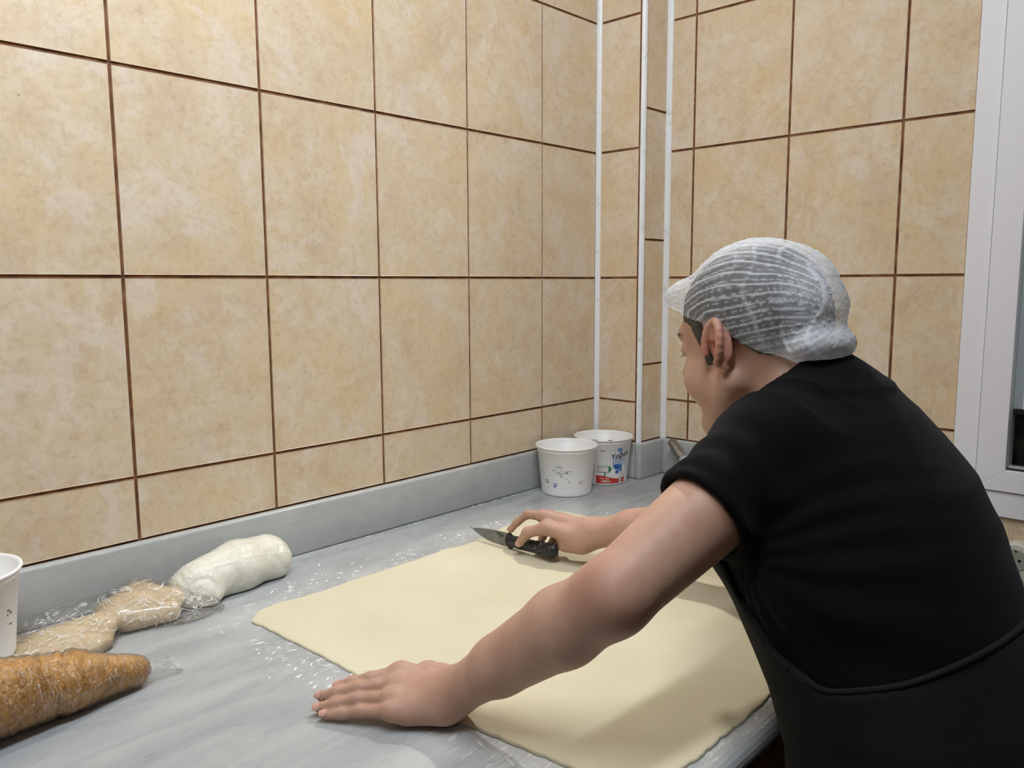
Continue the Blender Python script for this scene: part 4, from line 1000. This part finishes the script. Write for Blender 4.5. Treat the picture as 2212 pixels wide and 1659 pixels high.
# ---- hairnet: thin open shell with gathered pleats
netg = [(.02, [hel((-.020, 0, .052), (.111, .089, .090), .02), hel((-.066, .004, .028), (.074, .076, .068), .03), hel((.070, .010, .086), (.037, .052, .029), .014), hel((-.104, .004, -.024), (.038, .064, .029), .014)])]
def pleat(p):
    q = to_head(p); # pleats run from the brow over the crown to the nape: lines of nearly constant angle about the left-right axis pair
    a = np.arctan2(q[:, 1], q[:, 2] - .005); r_ = q[:, 0]
    u = a * 23.0 + .9 * sphere_noise(p, 26, 31) + .5 * sphere_noise(p, 60, 32)
    w1 = np.sin(u * 2.0 + 2.2 * np.sin(r_ * 14)); w2 = np.sin(u * 3.7 + 40 * r_ * .3 + 1.4 * sphere_noise(p, 45, 33))
    rid = np.exp(-((1 - w1) / .13) ** 2) + .7 * np.exp(-((1 - w2) / .13) ** 2)
    lo_ = np.clip((-.02 - q[:, 0]) / .08, 0, 1); c_ = np.sin(q[:, 0] * 230 + 5 * sphere_noise(p, 30, 35)); rid = rid + lo_ * .8 * np.exp(-((1 - c_) / .13) ** 2) * np.clip(sphere_noise(p, 34, 36) * 4 + .4, 0, 1)
    return rid
def net_post(d, p):
    q = to_head(p); g = np.clip((q[:, 2] - rim_z(q[:, 0])) / .02, 0, 1)
    return d - .0014 * (pleat(p) - .4) * g - .0022 * sphere_noise(p, 48, 37) * g + .010 * (1 - g) 
v_, q_ = implicit(netg, .0026, HO - .20, HO + .21, net_post)
qh = to_head(v_); cut = qh[:, 2] - rim_z(qh[:, 0])
okf = (cut[q_] > -.001).all(1); q_ = q_[okf]; used = np.unique(q_); mp = -np.ones(len(v_), int); mp[used] = np.arange(len(used)); v_ = v_[used]; q_ = mp[q_]
net_me = np_mesh('hairnet', v_, q_)
qh = to_head(v_); cre = np.clip(pleat(v_), 0, 1.2); edge = np.clip(1 - (qh[:, 2] - rim_z(qh[:, 0])) / .016, 0, 1) * .5
puff = np.clip((-.095 - qh[:, 0]) / .03, 0, 1) * .40 + .35 * np.clip((.012 - qh[:, 2]) / .03, 0, 1) * np.clip((-.03 - qh[:, 0]) / .04, 0, 1) + np.clip((qh[:, 0] - .062) / .03, 0, 1) * np.clip((qh[:, 2] - .07) / .02, 0, 1) * .3 + np.clip((qh[:, 2] - .10) / .04, 0, 1) * .32
at = net_me.attributes.new('crease', 'FLOAT', 'POINT'); at.data.foreach_set('value', (np.clip(cre * .75 + edge + puff, 0, 1.3)).astype(np.float32))
M_NET = net_mat(); net = keep_world(link('hairnet', net_me, M_NET, person, True, label='white see-through pleated hairnet'))
# elastic band
P = []
for k in range(150):
    a = 2 * PI * k / 150; cx = -.02; lo_, hi_ = .03, .22
    for _ in range(24):
        m_ = (lo_ + hi_) / 2; x, y = cx + m_ * math.cos(a), m_ * math.sin(a); z = float(rim_z(x))
        pt = H(x, y, z)[None, :]
        if net_post(field(netg, pt), pt)[0] > 0: hi_ = m_
        else: lo_ = m_
    m_ = hi_ + .0012 * math.sin(k * 2.3) - .001; x, y = cx + m_ * math.cos(a), m_ * math.sin(a); P.append(H(x, y, float(rim_z(x)) + .0010 * math.sin(k * 1.9)))
v, f = tube(P, .0022, 7, True); keep_world(link('elastic_band', mesh('elastic_band', v, f), plain('white_elastic', srgb(222, 226, 232), .8), net, True))
# ---- t-shirt
hemP = SL + .47 * (EL_ - SL); hemN = V3(-.80, .20, -.42); hemN = hemN / np.linalg.norm(hemN)
hemPR = SR + .50 * (ER - SR); hemNR = (ER - SR) / np.linalg.norm(ER - SR)
nkd = (H(-.03, 0, -.03) - NB); nkd /= np.linalg.norm(nkd)
def shirt_groups(off):
    return [(.02, [SEC([(z, x, y, a + off, b + off) for z, x, y, a, b in TORSO], .02)]),
            (.045, [EL(SL + V3(.004, -.014, .0), (.064 + off, .062 + off, .058 + off), k=.03), RC(SL + V3(0, 0, .01), V3(-.538, -.936, 1.250), .050 + off, .046 + off, .03)]),
            (.045, [EL(SR + V3(0, -.006, .002), (.066 + off, .064 + off, .060 + off), k=.03), RC(SR + V3(0, 0, .01), V3(-.480, -.945, 1.245), .052 + off, .046 + off, .03)]),
            (.03, [RC(NB - nkd * .02, NB + nkd * .048, .074 + off * .6, .069 + off * .3, .02)])]
def shirt_post(d, p):
    # folds: fan from the armpit, pull lines across the back, sag at the waist
    ap = V3(-.70, -.985, 1.10); q = p - ap; rr = np.linalg.norm(q, axis=1) + 1e-6
    ang = np.arctan2(q[:, 2], q[:, 1] + .6 * q[:, 0])
    fan = np.sin(ang * 17 + 2.0 * sphere_noise(p, 14, 51)) * np.exp(-((rr - .09) / .07) ** 2)
    bk = np.sin(p[:, 2] * 95 + p[:, 0] * 22 + 2.2 * sphere_noise(p, 12, 52)) * np.clip((1.16 - p[:, 2]) / .1, 0, 1)
    d = d - .0022 * fan - .0022 * bk * (.5 + .5 * sphere_noise(p, 9, 53)) - .0022 * sphere_noise(p, 26, 54)
    # seam ridge from the collar over the shoulder blade
    d = d - .0020 * np.exp(-((p[:, 0] + .615 + .35 * (p[:, 1] + .95)) / .0035) ** 2) * (p[:, 2] > 1.16) * (p[:, 0] < -.55) * (p[:, 1] > -1.02)
    # sleeves: cut by their hems, hollow at the mouth
    for (S_, E_, P_, N_, r0, r1) in ((SL, EL_, hemP, hemN, .067, .0600), (SR, ER, hemPR, hemNR, .064, .056)):
        ax = (E_ - S_) / np.linalg.norm(E_ - S_); L_ = np.linalg.norm(P_ - S_)
        w_ = p - S_; al = w_ @ ax; rl = np.linalg.norm(w_ - np.outer(al, ax), axis=1); t_ = (p - P_) @ N_
        wr_ = sphere_noise(p, 30, 55)
        sl = rl - (r0 + (r1 - r0) * np.clip(al / L_, 0, 1)) - .0022 * np.sin(al * 130 + 3 * wr_) * np.clip(al / .05, 0, 1) - .0016 * wr_ - .0016 * np.exp(-((t_ + .007) / .003) ** 2)
        sl = np.maximum(np.maximum(sl, t_), -al - .02)
        sl = np.where(t_ > -.030, np.maximum(sl, -(rl - (.0505 if S_ is SL else .048))), sl)
        d = smin(d, sl, .022)
    # neck hole
    pn = p - NB; an = pn @ nkd; rn = np.linalg.norm(pn - np.outer(an, nkd), axis=1)
    d = np.where(an > -.02, np.maximum(d, an - .050), d)
    ring = np.sqrt((rn - .0745) ** 2 + (an - .042) ** 2) - .0085; d = smin(d, ring, .006)
    d = np.where(an > -.006, np.maximum(d, -(rn - .0650)), d)
    d = np.maximum(d, .84 - p[:, 2])
    return np.where((p[:, 1] > -.975) & (p[:, 2] < ZT + .02), np.maximum(d, p[:, 1] + .9725), d)
sg = shirt_groups(.008)
v_, q_ = implicit(sg, .0042, (-.95, -1.30, .80), (-.24, -.70, 1.40), shirt_post)
body_part('t_shirt', v_, q_, M_SHIRT)
# ---- apron: wraps the front and the hips, edge sweeps from the chest down to the waist ties
def apron_edge(p):
    """signed: negative where the apron covers"""
    # on each side the edge drops from the chest (z 1.16, front) to the waist at the back (z .965)
    yb = p[:, 1] + 1.02 - .10 * 0
    ze = np.interp(p[:, 1], [-1.28, -1.20, -1.13, -1.06, -1.00, -.95, -.90, -.86, -.80], [1.070, 1.045, 1.012, .990, 1.010, 1.050, 1.110, 1.18, 1.26])
    return (p[:, 2] - ze)
def apron_post(d, p):
    bk = sphere_noise(p, 11, 61)
    d = d - .0030 * np.sin(p[:, 0] * 34 + 2 * bk + p[:, 2] * 9) * np.clip((1.1 - p[:, 2]) / .2, .15, 1) - .0016 * sphere_noise(p, 30, 62)
    d = d - .010 * np.clip((p[:, 1] + .93) / .06, 0, 1) * np.clip((p[:, 2] - 1.0) / .06, 0, 1)
    e = apron_edge(p); d = np.maximum(d, e); d = np.maximum(d, .50 - p[:, 2])
    d = np.maximum(d, p[:, 2] - 1.17)
    # waist tie
    t = np.sqrt((p[:, 2] - (.958 + .06 * np.clip(-(p[:, 1] + 1.18) / .08, 0, 1) * 0)) ** 2) - .010
    return np.where((p[:, 1] > -.975) & (p[:, 2] < ZT + .012), np.maximum(d, p[:, 1] + .9705), d)
AT = [(.48, -.580, -1.125, .200, .120), (.62, -.580, -1.135, .192, .128)] + TORSO[1:8]
ag = [(.02, [SEC([(z, x, y, a + .0155, b + .0150) for z, x, y, a, b in AT], .02)])]
v_, q_ = implicit(ag, .0045, (-.84, -1.34, .48), (-.32, -.78, 1.20), apron_post)
apron = body_part('apron', v_, q_, M_APRON)
P = []
for k in range(48):
    a = PI * 1.0 + PI * k / 47; lo_, hi_ = .02, .40
    for _ in range(24):
        m_ = (lo_ + hi_) / 2; x, y = -.575 + m_ * math.cos(a), -1.04 + m_ * math.sin(a)
        z = .002 + float(np.interp(y, [-1.28, -1.20, -1.13, -1.06, -1.00], [1.070, 1.045, 1.012, .990, 1.010]))
        if field(ag, V3(x, y, z)[None, :])[0] > -.001: hi_ = m_
        else: lo_ = m_
    P.append((x, y, z - .001))
v, f = tube(P, .0034, 8); keep_world(link('waist_tie', mesh('waist_tie', v, f), M_APRON, apron, True))
# ---- trousers and shoes
tg = [(.02, [SEC([(z, x, y, a + .006, b + .006) for z, x, y, a, b in TORSO[:4]], .02)])]
for s in (1, -1): tg.append((.03, [RC((-.58 - s * .085, -1.13, .80), (-.58 - s * .10, -1.105, .46), .094, .072, .02), RC((-.58 - s * .10, -1.105, .46), (-.58 - s * .105, -1.155, .07), .070, .058, .02)]))
v_, q_ = implicit(tg, .009, (-.86, -1.36, .04), (-.30, -.93, .97), lambda d, p: np.maximum(np.maximum(d - .003 * sphere_noise(p, 24, 71), .05 - p[:, 2]), np.where(p[:, 2] > .80, p[:, 1] + .985, -1.0)))
body_part('trousers', v_, q_, M_TROUSER)
for s in (1, -1):
    x = -.58 - s * .107
    v_, q_ = implicit([(.02, [RC((x, -1.20, .045), (x, -1.02, .032), .042, .038, .02, ((0, 0, 1), 1.1)), RC((x, -1.17, .06), (x, -1.16, .10), .042, .045, .02)])], .006, (x - .08, -1.30, 0.0), (x + .08, -.93, .17), lambda d, p: np.maximum(d, .002 - p[:, 2]))
    body_part('shoe', v_, q_, M_BLACK)

# ------------------------------------------------------------------ the knife in his right hand
kn = empty('knife', (-.441, -.298, .90), label='kitchen knife with a black handle gripped in the man\'s right hand', category='knife')
KT, KB = V3(-.4427, -.195, .9010), V3(-.4410, -.298, .9000)
M_BLADE = NT('brushed_blade'); _v = M_BLADE.coords((1, 1, 1)); M_BLADE.set(Base_Color=M_BLADE.ramp(M_BLADE.noise(_v, 40, 4), [(.3, srgb(118, 120, 118)), (.7, srgb(150, 152, 148))]), Metallic=.75, Roughness=.42); M_BLADE = M_BLADE.m
prof = []
for i in range(15):
    t = i / 14; y = -.298 + .105 * t
    top_ = .9145 - .0085 * t ** 1.6 - .004 * t ** 6; bot = .8858 + .0002 * t + .0205 * t ** 3.2
    prof.append((y, top_, max(bot, ZT + .0050), -.4410 - .0017 * t))
prof[-1] = (prof[-1][0], .9070, .9050, prof[-1][3])
V, F = [], []
for y, a, b, x in prof: V += [(x - .0010, y, a), (x + .0010, y, a), (x - .0009, y, (a + b) / 2), (x + .0009, y, (a + b) / 2), (x, y, b)]
for i in range(14):
    o_ = 5 * i; F += [(o_, o_ + 5, o_ + 6, o_ + 1), (o_, o_ + 2, o_ + 7, o_ + 5), (o_ + 1, o_ + 6, o_ + 8, o_ + 3), (o_ + 2, o_ + 4, o_ + 9, o_ + 7), (o_ + 3, o_ + 8, o_ + 9, o_ + 4)]
F += [(0, 1, 3, 4, 2), (70, 72, 74, 73, 71)]
me = mesh('blade', V, F); bm = bmesh.new(); bm.from_mesh(me); bmesh.ops.recalc_face_normals(bm, faces=bm.faces); bm.to_mesh(me); bm.free()
keep_world(link('blade', me, M_BLADE, kn))
M_ETCH = plain('etched_mark', srgb(72, 72, 70), .6, .3)
for y, z, w_, h_ in ((-.272, .9085, .003, .0035), (-.277, .9080, .0015, .003), (-.281, .9075, .004, .0028), (-.2865, .9070, .0012, .003), (-.267, .9098, .003, .001), (-.280, .9038, .009, .0008)):
    xx = -.4427 - .0002 + (-.298 - y) * .0165 * 1.0
    keep_world(boxo('blade_mark', (xx, y - w_ / 2, z - h_ / 2), (xx + .0003, y + w_ / 2, z + h_ / 2), M_ETCH, 0, 1, kn))
hg = [(.004, [RC((-.4410, -.300, .9000), (-.4425, -.330, .9015), .0125, .0115, .004, ((1, 0, 0), 1.45)), RC((-.4425, -.330, .9015), (-.4440, -.385, .9045), .0118, .0125, .005, ((1, 0, 0), 1.3)), RC((-.4440, -.385, .9045), (-.4455, -.415, .9060), .0125, .0150, .006, ((1, 0, 0), 1.35)),
              RC((-.4412, -.3025, .8990), (-.4412, -.3060, .8885), .0070, .0055, .004, ((1, 0, 0), 1.2)), RC((-.4410, -.3015, .9020), (-.4412, -.3030, .9110), .0070, .0055, .004, ((1, 0, 0), 1.2))])]
v_, q_ = implicit(hg, .0014, (-.47, -.445, .875), (-.42, -.28, .93), lambda d, p: np.maximum(np.maximum(d, p[:, 1] + .2975), ZT + .0046 - p[:, 2]))
M_KH = NT('black_handle_floury'); _v = M_KH.coords(); M_KH.set(Base_Color=M_KH.mix(M_KH.ramp(M_KH.noise(_v, 190, 4, .7), [(.58, 0.0), (.68, .75)]), srgb(24, 24, 28), srgb(170, 170, 182)), Roughness=.45)
keep_world(link('handle', np_mesh('handle', v_, q_), M_KH.m, kn, True))
